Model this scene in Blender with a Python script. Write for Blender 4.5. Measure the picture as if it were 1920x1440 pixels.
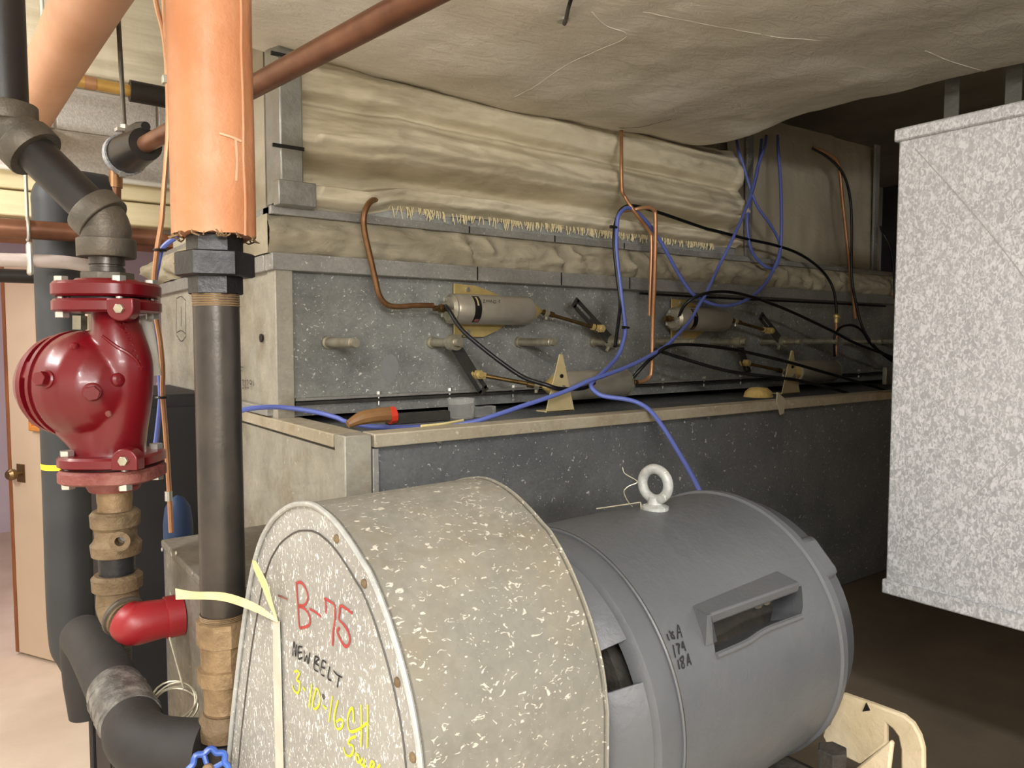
import bpy, bmesh, math, random
from mathutils import Vector, Matrix, noise
random.seed(7)
for o in list(bpy.data.objects): bpy.data.objects.remove(o)
SC = bpy.context.scene
COL = SC.collection
V = Vector
rad = math.radians

# ------------------------------------------------------------------ camera
FPX = 1388.0
PITCH = rad(3.42)
YAW = rad(53.63)
CAMZ = 1.6
cam_d = bpy.data.cameras.new('camera')
cam_d.sensor_fit = 'HORIZONTAL'; cam_d.sensor_width = 36.0
cam_d.lens = FPX / 1920 * 36.0
cam_d.clip_start = 0.02
cam = bpy.data.objects.new('camera', cam_d); COL.objects.link(cam)
cam.location = (0, 0, CAMZ)
cam.rotation_euler = (rad(90) - PITCH, 0, YAW - rad(90))
SC.camera = cam
# ------------------------------------------------------------------ world, exposure
w = bpy.data.worlds.new('world'); SC.world = w; w.use_nodes = True
w.node_tree.nodes['Background'].inputs[0].default_value = (1.0, 0.93, 0.84, 1)
w.node_tree.nodes['Background'].inputs[1].default_value = 0.02
SC.view_settings.view_transform = 'Standard'; SC.view_settings.look = 'None'
SC.view_settings.gamma = 1.0; SC.view_settings.use_curve_mapping = False
SC.view_settings.exposure = 0.0
# ------------------------------------------------------------------ lamps (their fixtures are built further down)
def area(name, loc, size, size_y, power, color, rot=(0, 0, 0)):
    d = bpy.data.lights.new(name, 'AREA'); d.shape = 'RECTANGLE'; d.size = size; d.size_y = size_y
    d.energy = power; d.color = color
    o = bpy.data.objects.new(name, d); COL.objects.link(o); o.location = loc; o.rotation_euler = rot
    return o
WARM = (1.0, 0.985, 0.96)
LAMPS = [  # name, centre, length, power, rotation of the light, mount
    ('aisle', (-0.80, -0.95, 2.60), 1.2, 110, (0, 0, 0), 'ceiling'),
    ('doorway', (-1.15, 2.05, 2.78), 1.2, 105, (rad(38), 0, 0), 'ceiling'),
    ('back fill', (-0.75, -2.50, 2.15), 1.5, 68, (rad(90), 0, 0), 'wall'),  # added fill lamp behind the camera, fixture unseen
]
for n, l, ln, p, r, mt in LAMPS:
    if mt == 'wall': area(n + '_lamp', l, ln, 0.16, p, WARM, r)
    else: area(n + '_lamp', l, 0.16, ln, p, WARM, r)
area('far_room_lamp', (-0.3, 5.0, 2.8), 1.0, 1.0, 40, (1.0, 0.80, 0.86))

# ------------------------------------------------------------------ geometry helpers
FW = V((math.cos(YAW), math.sin(YAW), 0)); RT = V((math.sin(YAW), -math.cos(YAW), 0)); UP = V((0, 0, 1))
CAM = V((0, 0, CAMZ))
def ray(px, py):
    a = (px - 960) / FPX; b = (720 - py) / FPX
    f = math.cos(PITCH) + b * math.sin(PITCH); u = -math.sin(PITCH) + b * math.cos(PITCH)
    return FW * f + RT * a + UP * u
def atF(px, py, F):
    d = ray(px, py); return CAM + d * (F / d.dot(FW))
def onX(px, py, X):
    d = ray(px, py); return CAM + d * (X / d.x)
def onY(px, py, Y):
    d = ray(px, py); return CAM + d * (Y / d.y)
def onZ(px, py, Z):
    d = ray(px, py); return CAM + d * ((Z - CAMZ) / d.z)
def onP(px, py, p, n):
    d = ray(px, py); return CAM + d * ((p - CAM).dot(n) / d.dot(n))
def FRU(F, R, U): return CAM + FW * F + RT * R + UP * U

def catmull(pts, k=6):
    pts = [V(p) for p in pts]
    if len(pts) < 3: return pts
    out = []
    P = [pts[0] * 2 - pts[1]] + pts + [pts[-1] * 2 - pts[-2]]
    for i in range(1, len(P) - 2):
        a, b, c, d = P[i-1], P[i], P[i+1], P[i+2]
        for j in range(k):
            t = j / k
            out.append(0.5 * ((2*b) + (c-a)*t + (2*a-5*b+4*c-d)*t*t + (3*b-a-3*c+d)*t**3))
    out.append(pts[-1])
    return out
def perp(a):
    a = a.normalized()
    t = V((0, 0, 1)) if abs(a.z) < .9 else V((1, 0, 0))
    u = a.cross(t).normalized(); return u, a.cross(u).normalized()

class MB:
    def __init__(s): s.v = []; s.f = []
    def add(s, vs, fs):
        b = len(s.v); s.v += [tuple(x) for x in vs]; s.f += [tuple(b + i for i in f) for f in fs]; return s
    def box(s, x0, x1, y0, y1, z0, z1):
        vs = [(x, y, z) for x in (x0, x1) for y in (y0, y1) for z in (z0, z1)]
        return s.add(vs, [(0,1,3,2),(4,6,7,5),(0,4,5,1),(2,3,7,6),(0,2,6,4),(1,5,7,3)])
    def obox(s, c, a, b, d, ha, hb, hd):
        c = V(c); vs = [c + a*(i*ha) + b*(j*hb) + d*(k*hd) for i in (-1,1) for j in (-1,1) for k in (-1,1)]
        return s.add(vs, [(0,1,3,2),(4,6,7,5),(0,4,5,1),(2,3,7,6),(0,2,6,4),(1,5,7,3)])
    def lathe(s, p, axis, prof, n=32, caps=True, sq=2.0, u=None, arc=None):
        p = V(p); axis = V(axis).normalized()
        if u is None: u, w = perp(axis)
        else: u = V(u).normalized(); w = axis.cross(u).normalized()
        vs = []; fs = []; m = len(prof)
        full = arc is None
        a0, a1 = (0, 2*math.pi) if full else arc
        cnt = n if full else n + 1
        for (t, r) in prof:
            for i in range(cnt):
                an = a0 + (a1 - a0) * i / n
                c, d = math.cos(an), math.sin(an)
                k = 1.0 if sq == 2 else (abs(c)**sq + abs(d)**sq) ** (-1/sq)
                vs.append(p + axis*t + (u*c + w*d) * (r*k))
        for j in range(m - 1):
            for i in range(n):
                i2 = (i + 1) % cnt if full else i + 1
                fs.append((j*cnt+i, (j+1)*cnt+i, (j+1)*cnt+i2, j*cnt+i2))
        if caps and full:
            if prof[0][1] > 1e-5: fs.append(tuple(range(cnt)))
            if prof[-1][1] > 1e-5: fs.append(tuple((m-1)*cnt + i for i in reversed(range(cnt))))
        return s.add(vs, fs)
    def cyl(s, p, q, r, r1=None, n=24, caps=True, u=None):
        p = V(p); q = V(q); d = q - p
        return s.lathe(p, d, [(0, r), (d.length, r if r1 is None else r1)], n, caps, u=u)
    def tube(s, pts, r, n=10, k=6, smooth=True, caps=True):
        P = catmull(pts, k) if smooth else [V(p) for p in pts]
        m = len(P)
        if isinstance(r, (list, tuple)):
            rs = []
            for i in range(m):
                t = i / (m-1) * (len(r)-1); a = min(int(t), len(r)-2); rs.append(r[a] + (r[a+1]-r[a])*(t-a))
        else: rs = [r]*m
        vs = []; fs = []; u = None
        for i in range(m):
            t = (P[min(i+1, m-1)] - P[max(i-1, 0)])
            t = t.normalized() if t.length > 1e-9 else V((0,0,1))
            if u is None: u = perp(t)[0]
            else:
                u = u - t*u.dot(t); u = u.normalized() if u.length > 1e-6 else perp(t)[0]
            w = t.cross(u)
            for j in range(n):
                a = 2*math.pi*j/n; vs.append(P[i] + (u*math.cos(a) + w*math.sin(a))*rs[i])
        for i in range(m-1):
            for j in range(n):
                j2 = (j+1) % n; fs.append((i*n+j, i*n+j2, (i+1)*n+j2, (i+1)*n+j))
        if caps: fs.append(tuple(reversed(range(n)))); fs.append(tuple((m-1)*n+j for j in range(n)))
        return s.add(vs, fs)
    def prism(s, poly, vec):
        poly = [V(p) for p in poly]; vec = V(vec); n = len(poly)
        vs = poly + [p + vec for p in poly]
        fs = [tuple(range(n)), tuple(reversed(range(n, 2*n)))] + [(i, i+n, (i+1) % n + n, (i+1) % n) for i in range(n)]
        return s.add(vs, fs)
    def torus(s, c, axis, R, r, n=32, m=12):
        c = V(c); axis = V(axis).normalized(); u, w = perp(axis); vs = []; fs = []
        for i in range(n):
            a = 2*math.pi*i/n; d = u*math.cos(a) + w*math.sin(a)
            for j in range(m):
                b = 2*math.pi*j/m; vs.append(c + d*(R + r*math.cos(b)) + axis*(r*math.sin(b)))
        for i in range(n):
            for j in range(m):
                i2, j2 = (i+1) % n, (j+1) % m; fs.append((i*m+j, i2*m+j, i2*m+j2, i*m+j2))
        return s.add(vs, fs)
    def grid(s, fn, nu, nv):
        vs = [fn(i/nu, j/nv) for i in range(nu+1) for j in range(nv+1)]
        fs = [(i*(nv+1)+j, (i+1)*(nv+1)+j, (i+1)*(nv+1)+j+1, i*(nv+1)+j+1) for i in range(nu) for j in range(nv)]
        return s.add(vs, fs)
    def hexa(s, p, axis, h, R, n=6, rot=0.0):
        u, w = perp(V(axis)); uu = u*math.cos(rot) + w*math.sin(rot)
        c = R*0.93
        return s.lathe(p, axis, [(0, c), (h*.06, R), (h*.94, R), (h, c)], n, True, u=uu)
    def ribbon(s, pts, w, nrm, off=0.0008, k=5):
        P = catmull(pts, k); m = len(P); vs = []; fs = []
        for i in range(m):
            t = (P[min(i+1, m-1)] - P[max(i-1, 0)]).normalized()
            nn = nrm(P[i]) if callable(nrm) else nrm
            b = t.cross(nn).normalized()
            ww = w * (0.85 + 0.3*noise.noise(P[i]*60))
            vs += [P[i] + b*ww/2 + nn*off, P[i] - b*ww/2 + nn*off]
        for i in range(m-1): fs.append((2*i, 2*i+1, 2*i+3, 2*i+2))
        return s.add(vs, fs)
    def build(s, name, mat, parent=None, bevel=0.0, sharp=35, flat=False, label=None, kind=None):
        me = bpy.data.meshes.new(name); me.from_pydata(s.v, [], s.f); me.validate()
        bm = bmesh.new(); bm.from_mesh(me); bmesh.ops.recalc_face_normals(bm, faces=bm.faces); bm.to_mesh(me); bm.free()
        if not flat:
            me.polygons.foreach_set('use_smooth', [True]*len(me.polygons)); me.set_sharp_from_angle(angle=rad(sharp))
        me.materials.append(MAT[mat] if isinstance(mat, str) else mat)
        o = bpy.data.objects.new(name, me); COL.objects.link(o)
        if bevel:
            b = o.modifiers.new('bevel', 'BEVEL'); b.width = bevel; b.segments = 2; b.limit_method = 'ANGLE'; b.angle_limit = rad(40)
        if parent is not None: attach(o, parent)
        if label: o['label'] = label
        if kind: o['kind'] = kind
        return o
def attach(o, parent):
    o.parent = parent
    if parent.parent is None: o.matrix_parent_inverse = Matrix.Translation(-parent.location)
def thing(name, loc, label, cat, group=None):
    e = bpy.data.objects.new(name, None); COL.objects.link(e); e.location = loc; e.empty_display_size = .05
    return tag(e, label, cat, group)
def tag(o, label, cat, group=None):
    o['label'] = label; o['category'] = cat
    if group: o['group'] = group
    return o
def struct(o, label=None):
    o['kind'] = 'structure'
    if label: o['label'] = label
    return o

# ------------------------------------------------------------------ materials
MAT = {}
def lin(c):
    return tuple(((x/255)/12.92 if x/255 <= .04045 else ((x/255+.055)/1.055)**2.4) for x in c) + (1,)
def new(name):
    m = bpy.data.materials.new(name); m.use_nodes = True; nt = m.node_tree
    b = nt.nodes['Principled BSDF']; MAT[name] = m
    tc = nt.nodes.new('ShaderNodeTexCoord')
    return m, nt, b, tc.outputs['Object']
def nnoise(nt, co, scale, detail=5, rough=.6, dist=0, stretch=None):
    if stretch:
        mp = nt.nodes.new('ShaderNodeMapping'); nt.links.new(co, mp.inputs[0]); mp.inputs['Scale'].default_value = stretch; co = mp.outputs[0]
    n = nt.nodes.new('ShaderNodeTexNoise'); nt.links.new(co, n.inputs['Vector'])
    n.inputs['Scale'].default_value = scale; n.inputs['Detail'].default_value = detail; n.inputs['Roughness'].default_value = rough
    n.inputs['Distortion'].default_value = dist
    return n.outputs['Fac']
def ramp(nt, fac, stops):
    r = nt.nodes.new('ShaderNodeValToRGB'); nt.links.new(fac, r.inputs[0])
    e = r.color_ramp.elements
    while len(e) > 1: e.remove(e[0])
    e[0].position = stops[0][0]; e[0].color = stops[0][1]
    for p, c in stops[1:]:
        x = e.new(p); x.color = c
    return r.outputs[0]
def mix(nt, fac, a, b, mode='MIX'):
    m = nt.nodes.new('ShaderNodeMix'); m.data_type = 'RGBA'; m.blend_type = mode
    if isinstance(fac, float): m.inputs[0].default_value = fac
    else: nt.links.new(fac, m.inputs[0])
    for i, x in ((6, a), (7, b)):
        if isinstance(x, tuple): m.inputs[i].default_value = x
        else: nt.links.new(x, m.inputs[i])
    return m.outputs[2]
def bump(nt, b, h, strength, dist=.01):
    n = nt.nodes.new('ShaderNodeBump'); nt.links.new(h, n.inputs['Height'])
    n.inputs['Strength'].default_value = strength; n.inputs['Distance'].default_value = dist
    nt.links.new(n.outputs[0], b.inputs['Normal'])
G0, G1 = (0,0,0,1), (1,1,1,1)
def simple(name, c, rough=.5, metal=0.0, c2=None, scale=8, bumpv=0.0, bscale=60, rough2=None, stretch=None, coat=0, lo=.35, hi=.65):
    m, nt, b, co = new(name)
    b.inputs['Metallic'].default_value = metal; b.inputs['Roughness'].default_value = rough
    if coat: b.inputs['Coat Weight'].default_value = coat; b.inputs['Coat Roughness'].default_value = .12
    if c2:
        f = nnoise(nt, co, scale, stretch=stretch)
        nt.links.new(ramp(nt, f, [(lo, lin(c)), (hi, lin(c2))]), b.inputs['Base Color'])
    else: b.inputs['Base Color'].default_value = lin(c)
    if rough2 is not None:
        f = nnoise(nt, co, scale*1.7)
        mr = nt.nodes.new('ShaderNodeMapRange'); nt.links.new(f, mr.inputs[0])
        mr.inputs[1].default_value = .3; mr.inputs[2].default_value = .7; mr.inputs[3].default_value = rough; mr.inputs[4].default_value = rough2
        nt.links.new(mr.outputs[0], b.inputs['Roughness'])
    if bumpv: bump(nt, b, nnoise(nt, co, bscale), bumpv)
    return m
def galv(name, dark, light, fleck, metal=.55, rough=.42, sp=55, flk=150, amt=.62, dirt=None, stretch=None, dirtpos=(.5, .75), spc=(.78, 1.12), soft=.05):
    m, nt, b, co = new(name)
    n1 = nnoise(nt, co, 6, 6)
    base = ramp(nt, n1, [(.3, lin(dark)), (.72, lin(light))])
    v = nt.nodes.new('ShaderNodeTexVoronoi'); v.feature = 'F1'; nt.links.new(co, v.inputs['Vector']); v.inputs['Scale'].default_value = sp
    sep = nt.nodes.new('ShaderNodeSeparateColor'); nt.links.new(v.outputs['Color'], sep.inputs[0])
    spang = ramp(nt, sep.outputs[0], [(0, (spc[0],)*3 + (1,)), (1, (spc[1],)*3 + (1,))])
    c = mix(nt, 1.0, base, spang, 'MULTIPLY')
    if dirt:
        d = ramp(nt, nnoise(nt, co, 4.5, 8, .7), [(dirtpos[0], G0), (dirtpos[1], G1)])
        c = mix(nt, d, c, lin(dirt))
    fl = nnoise(nt, co, flk, 2, .5, 1.2, stretch)
    fm = ramp(nt, fl, [(amt, G0), (amt + soft, G1)])
    c = mix(nt, fm, c, lin(fleck))
    nt.links.new(c, b.inputs['Base Color'])
    b.inputs['Metallic'].default_value = metal
    rr = ramp(nt, sep.outputs[1], [(0, (rough-.1,)*3 + (1,)), (1, (rough+.15,)*3 + (1,))])
    nt.links.new(rr, b.inputs['Roughness'])
    bump(nt, b, nnoise(nt, co, 25, 3), .06)
    return m
galv('galv_panel', (98,101,103), (122,124,125), (206,207,204), sp=160, flk=85, amt=.67, rough=.5, metal=.25, spc=(.9,1.07))  # shade from the motor and box put into this darker sheet colour
galv('galv_ahu', (120,122,120), (166,167,162), (226,226,219), sp=160, flk=100, amt=.645, rough=.5, metal=.25, spc=(.9,1.07))
galv('galv_side', (150,147,135), (182,177,162), (200,198,188), sp=120, flk=70, amt=.70, dirt=(128,116,92), rough=.55, metal=.25, spc=(.93,1.05))
galv('galv_rail', (136,135,131), (164,162,156), (214,214,206), sp=140, flk=100, amt=.67, rough=.5, metal=.3, spc=(.9,1.07))
galv('galv_foot', (158,160,158), (180,181,177), (214,214,206), sp=140, flk=100, amt=.67, rough=.5, metal=.2, spc=(.9,1.07))
galv('galv_lip', (164,154,132), (192,183,162), (212,206,190), sp=120, flk=80, amt=.68, rough=.6, metal=.2, dirt=(150,126,90), spc=(.94,1.05))
galv('galv_face', (146,145,141), (170,169,164), (248,247,243), sp=220, flk=270, amt=.605, rough=.5, metal=.2, stretch=(1, 1, .5), spc=(.94,1.05))
galv('galv_drum', (116,114,105), (144,141,131), (198,193,180), sp=110, flk=165, amt=.63, rough=.6, metal=.2, dirt=(140,127,102), stretch=(.6, 1, 1), spc=(.95,1.04), dirtpos=(.5,.85))
galv('galv_bright', (144,146,150), (162,164,168), (192,194,199), sp=170, flk=150, amt=.42, rough=.45, metal=.25, stretch=(1, 1.25, .8), spc=(.92,1.05), soft=.22)
galv('galv_dull', (100,96,88), (138,132,120), (180,176,165), sp=90, flk=60, amt=.70, rough=.6, metal=.3, dirt=(96,84,66), spc=(.93,1.05))
def canvas(name, c1, c2, c3, bs=.35, st=(.6, .6, 1.8), dp=(.52, .78)):
    m, nt, b, co = new(name)
    a = ramp(nt, nnoise(nt, co, 3.0, 6), [(.3, lin(c1)), (.7, lin(c2))])
    d = ramp(nt, nnoise(nt, co, 1.6, 7, .65, stretch=st), [(dp[0], G0), (dp[1], G1)])
    c = mix(nt, d, a, lin(c3))
    nt.links.new(c, b.inputs['Base Color']); b.inputs['Roughness'].default_value = .82
    b.inputs['Specular IOR Level'].default_value = .25
    f1 = nnoise(nt, co, 16, 6, .6, .8, stretch=(1, 2.2, 1.6)); f2 = nnoise(nt, co, 260, 2)
    mm = nt.nodes.new('ShaderNodeMath'); mm.operation = 'MULTIPLY_ADD'; nt.links.new(f2, mm.inputs[0]); mm.inputs[1].default_value = .12; nt.links.new(f1, mm.inputs[2])
    bump(nt, b, mm.outputs[0], bs, .012)
canvas('canvas', (240,235,223), (230,223,207), (208,198,178), .5)
canvas('canvas_riser', (230,221,197), (216,205,177), (132,117,88), .3, (.35, .6, 2.4), (.50, .72))  # dark stretched bands put the shade under the folds into the colour
canvas('canvas_dirty', (176,167,145), (150,142,122), (112,102,82), .5)
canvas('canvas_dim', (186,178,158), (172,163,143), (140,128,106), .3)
simple('motor_paint', (90,92,95), .38, 0, (79,82,86), 3, .22, 22, .52)
simple('motor_dark', (40,38,35), .8, 0, (66,60,52), 20, .3, 90)
simple('red_paint', (108,8,20), .30, 0, (96,7,17), 5, .05, 30, .40, coat=.2)
simple('red_worn', (108,38,37), .6, 0, (140,88,78), 22, .5, 50)
simple('red_elbow', (142,28,34), .42, 0, (128,24,30), 8, .06, 30)
simple('steel_pipe', (64,60,56), .28, .55, (80,74,68), 14, .05, 120, .42)
simple('steel_fit', (82,78,70), .5, .5, (104,96,84), 16, .2, 90)
simple('black_iron', (34,34,36), .32, .4, (50,49,50), 18, .15, 110, .5)
simple('black_pipe', (34,31,30), .42, .2, (44,40,38), 10, .05, 60)
simple('rust_brass', (150,126,94), .55, .35, (116,94,68), 24, .35, 80)
simple('rust_iron', (128,110,84), .65, .3, (98,80,58), 20, .5, 70)
simple('orange_wrap', (198,140,102), .45, 0, (184,122,82), 7, .35, 26, .6)
simple('peach_wrap', (198,150,120), .5, 0, (186,136,102), 4, .1, 20)
simple('copper', (198,150,112), .36, .5, (172,120,84), 10, 0)
simple('copper_pipe', (140,98,74), .38, .55, (104,68,50), 7, 0)
simple('copper_old', (150,112,76), .45, .7, (120,86,56), 14, 0)
simple('brass_gold', (214,190,128), .38, .4, (190,166,104), 16, .05, 50)
simple('gold_pipe', (226,184,106), .3, .55, (204,160,86), 10)
simple('rod_gold', (122,98,58), .4, .8, (90,72,44), 30)
simple('zinc', (206,206,198), .3, .8)
simple('zinc_dull', (176,170,150), .42, .6, (150,144,126), 30)
simple('alu_body', (186,180,166), .38, .55, (168,162,148), 14, .04, 60)
simple('cream_metal', (196,180,136), .55, .1, (178,162,120), 12)
simple('cream_paint', (206,192,164), .55, 0, (188,172,140), 10, .2, 60)
simple('blue_cable', (100,115,192), .42)
simple('black_tube', (20,20,22), .38)
simple('rubber', (42,40,39), .66, 0, (34,32,32), 9, .1, 70)
simple('rubber_gray', (52,53,55), .6, 0, (40,42,44), 5)
simple('tape_wrap', (78,76,74), .36, .1, (138,136,130), 26, .5, 60, stretch=(1, 1, 2.4), lo=.42, hi=.72)
simple('foil_tape', (160,160,154), .38, .6, (140,140,134), 14, .2, 40)
simple('white_paint', (212,208,198), .5)
simple('white_conduit', (200,188,184), .45, 0, (182,168,160), 8)
simple('door_paint', (205,184,158), .5, 0, (198,176,150), 2)
simple('wood', (150,92,52), .6, 0, (118,70,38), 6, .2, 40, stretch=(6, 6, .6))
simple('orange_wood', (214,142,66), .55, 0, (196,124,56), 8)
simple('knob', (120,98,66), .35, .8)
simple('blue_enamel', (58,96,176), .3, 0, (40,70,140), 12, coat=.3)
simple('blue_dark', (24,50,88), .6)
simple('shade_box', (26,26,28), .6, .2)
simple('dark_metal', (60,60,58), .5, .5, (78,76,70), 14)
simple('label_black', (22,20,20), .4)
simple('marker_red', (164,58,54), .7); simple('marker_black', (24,24,24), .7); simple('marker_yellow', (236,226,40), .7)
simple('marker_faint', (96,94,90), .7)
simple('stencil', (74,70,66), .7); simple('drip_paint', (216,172,138), .6); simple('crease_grey', (150,148,146), .6)
simple('masking', (232,220,164), .7, 0, (220,204,140), 20)
simple('old_tape', (206,196,184), .6, 0, (190,178,160), 14)
simple('foam', (206,178,110), .9, 0, (180,150,84), 30, .5, 90)
simple('fiber', (226,212,170), .9)
simple('floor_concrete', (214,198,176), .7, 0, (198,181,158), 2.2, .08, 40)
simple('pad_concrete', (108,96,80), .72, 0, (88,78,64), 3.0, .08, 40)
simple('cmu', (222,216,208), .9, 0, (196,190,184), 90, .5, 160)
simple('mortar', (214,206,194), .9)
simple('wall_paint', (228,225,218), .8, 0, (220,216,208), 3)
simple('beam_paint', (222,208,170), .7, 0, (208,192,152), 4, .1, 30, stretch=(.6, 1, 5))
simple('board_concrete', (220,210,184), .85, 0, (196,184,156), 5, .15, 30, stretch=(.5, 1, 6))
simple('ceiling_paint', (190,182,166), .85, 0, (170,162,146), 3); simple('dark_block', (62,60,57), .9, 0, (50,48,46), 6)
simple('far_wall', (206,196,204), .8, 0, (198,186,196), 2)
simple('tan_tool', (150,112,70), .5, 0, (120,84,50), 10)
simple('red_plastic', (200,56,36), .4)
m, nt, b, co = new('clear_plastic'); b.inputs['Transmission Weight'].default_value = .9; b.inputs['Roughness'].default_value = .03; b.inputs['IOR'].default_value = 1.25; b.inputs['Base Color'].default_value = (.95,.95,.93,1)
m, nt, b, co = new('tube_glow'); b.inputs['Emission Color'].default_value = (1,.95,.86,1); b.inputs['Emission Strength'].default_value = 6

# ================================================================== SETTING
floor = struct(MB().box(-2.3, 7.3, -2.7, 7.5, -.1, 0).build('floor', 'floor_concrete'), 'bare beige concrete floor')
pad = struct(MB().prism([V(p) for p in ((.28,.42,0),(6.6,.42,0),(6.6,3.6,0),(.66,3.6,0),(.66,1.6,0),(.28,1.6,0))], (0,0,.61)).build('floor_pad', 'pad_concrete', bevel=.01), 'raised brown concrete equipment pad')
ceil = struct(MB().box(-2.3, 7.3, -2.7, 7.5, 3.07, 3.2).build('ceiling', 'ceiling_paint'))
struct(MB().box(-2.3, -2.2, -2.6, 7.4, 0, 3.07).build('wall_left', 'wall_paint'))
struct(MB().box(7.2, 7.3, -2.6, 7.4, 0, 3.07).build('wall_right', 'dark_block'))
struct(MB().box(-2.2, 7.2, -2.7, -2.6, 0, 3.07).build('wall_front', 'wall_paint'))
struct(MB().box(-2.2, 7.2, 7.4, 7.5, 0, 3.07).build('wall_far_room', 'far_wall'))
WY = 3.72
wb = MB()
wb.box(-2.2, -.45, WY, WY+.2, 0, 3.07).box(.78, 7.2, WY, WY+.2, 0, 3.07).box(-.45, .78, WY, WY+.2, 2.06, 3.07)
wallb = struct(wb.build('wall_back', 'mortar'), 'painted concrete block wall above the doorway')
# concrete blocks that show above the doorway
blk = MB().box(0, .388, -.012, .02, 0, .168).build('block', 'cmu', bevel=.004)
first = True
for row in range(2):
    for i in range(7):
        x = -1.05 + i*.398 + (.199 if row % 2 else .06)
        if x > 1.15: continue
        o = blk if first else blk.copy()
        if not first: COL.objects.link(o)
        first = False
        o.location = (x, WY, 2.315 + row*.177)
        o.parent = wallb
# concrete beam above the blocks, cream timber beam below them
struct(MB().box(-2.2, 2.2, WY-.22, WY, 2.675, 3.07).build('trim_1', 'board_concrete', bevel=.01), 'board-marked concrete beam under the ceiling')
bb = MB().box(-2.2, 1.3, WY-.10, WY, 2.10, 2.20).box(-2.2, 1.3, WY-.08, WY, 2.21, 2.30)
struct(bb.build('trim_2', 'beam_paint', bevel=.006), 'cream painted boards over the doorway')
fr = MB().box(-.50, .84, WY-.04, WY+.2, 2.02, 2.08).box(.78, .86, WY-.03, WY+.2, 0, 2.04).box(-.53, -.45, WY-.03, WY+.2, 0, 2.04)
struct(fr.build('trim_3', 'wood', bevel=.004), 'brown wooden door frame')
# open door leaf
A = onZ(36, 1228, 0.0); B_ = onZ(160, 1262, 0.0); A.z = B_.z = 0
dd = (B_ - A).normalized(); dn = V((dd.y, -dd.x, 0))
if dn.dot(-A) < 0: dn = -dn
door = thing('door_1', A, 'open cream door leaf with brown wooden edge and brass knob', 'door'); door['kind'] = 'structure'
if 'category' in door: del door['category']
DW = .60
MB().obox(A + dd*DW/2 - dn*.02 + UP*1.0, dd, dn, UP, DW/2, .02, .985).build('door_panel', 'door_paint', door, bevel=.003)
MB().obox(A - dd*.012 - dn*.02 + UP*1.0, dd, dn, UP, .012, .022, .985).build('door_edge', 'wood', door)
kp = onP(40, 887, A, dn)
MB().obox(kp, dd, dn, UP, .03, .004, .045).build('escutcheon', 'knob', door)
MB().lathe(kp, dn, [(0,.012),(.03,.012),(.034,.026),(.055,.03),(.068,.02),(.07,0)], 20).build('door_knob', 'knob', door)
op = onP(78, 803, A, dn)
ob = MB().obox(op + dn*.015, dd, dn, UP, .055, .015, .012)
ob.obox(op + dn*.015 + UP*.035 - dd*.045, dd, dn, UP, .01, .015, .03).obox(op + dn*.015 + UP*.035 + dd*.045, dd, dn, UP, .01, .015, .03)
tag(ob.build('wooden_tray', 'orange_wood', bevel=.004), 'small orange wooden tray fixed to the cream door', 'tray')

# fixtures of the lamps
for n, l, ln, p, r, mt in LAMPS:
    L = V(l); t = thing('fluorescent_fixture', l, 'long white strip light fixture %s the %s' % ('added out of view for' if mt == 'wall' else 'hanging over', n), 'lamp')
    if mt == 'wall':
        MB().box(L.x-ln/2-.03, L.x+ln/2+.03, L.y-.10, L.y-.045, L.z-.09, L.z+.09).build('housing', 'white_paint', t, bevel=.008)
        for s in (-1, 1):
            MB().cyl(L + V((-ln/2, -.025, s*.04)), L + V((ln/2, -.025, s*.04)), .013, n=14).build('lamp_tube', 'tube_glow', t)
        continue
    MB().box(L.x-.09, L.x+.09, L.y-ln/2-.03, L.y+ln/2+.03, L.z+.05, L.z+.11).build('housing', 'white_paint', t, bevel=.008)
    for s in (-1, 1):
        MB().cyl(L + V((s*.04, -ln/2, .03)), L + V((s*.04, ln/2, .03)), .013, n=14).build('lamp_tube', 'tube_glow', t)
        MB().cyl(L + V((0, s*ln*.4, .11)), V((L.x, L.y + s*ln*.4, 3.07)), .005, n=8).build('hanger_rod', 'zinc', t)

# ================================================================== AIR HANDLER, lower section
X0, YF, ZT = .676, 1.55, 1.385
fan = thing('fan_casing', (2.2, 2.3, .61), 'long low galvanized air handler casing with folded top edge behind the motor', 'air handler')
MB().box(X0+.012, 4.55, YF+.018, 3.22, .612, 1.362).build('casing_body', 'galv_panel', fan, bevel=.003)
MB().box(X0, X0+.012, YF+.01, 3.22, .615, 1.345).build('side_panel', 'galv_side', fan)
MB().box(X0-.004, X0+.062, YF-.008, YF+.05, .615, ZT).build('corner_post', 'galv_side', fan, bevel=.003)
MB().box(X0+.067, X0+.083, YF-.002, YF+.03, .615, ZT-.035).build('panel_edge', 'galv_rail', fan, bevel=.002)
MB().box(X0+.067, 4.55, YF-.012, YF+.055, ZT-.032, ZT).build('front_lip', 'galv_lip', fan, bevel=.003)
MB().box(X0-.008, X0+.066, YF+.052, 3.22, ZT-.032, ZT).build('side_lip', 'galv_lip', fan, bevel=.003)
for px, py in ((824, 828), (1437, 766), (1545, 758)):
    p = onY(px, py, YF+.016); MB().lathe(p, (0,-1,0), [(0,.009),(.003,.009),(.006,.005),(.007,0)], 14).build('rivet', 'zinc', fan)

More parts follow.
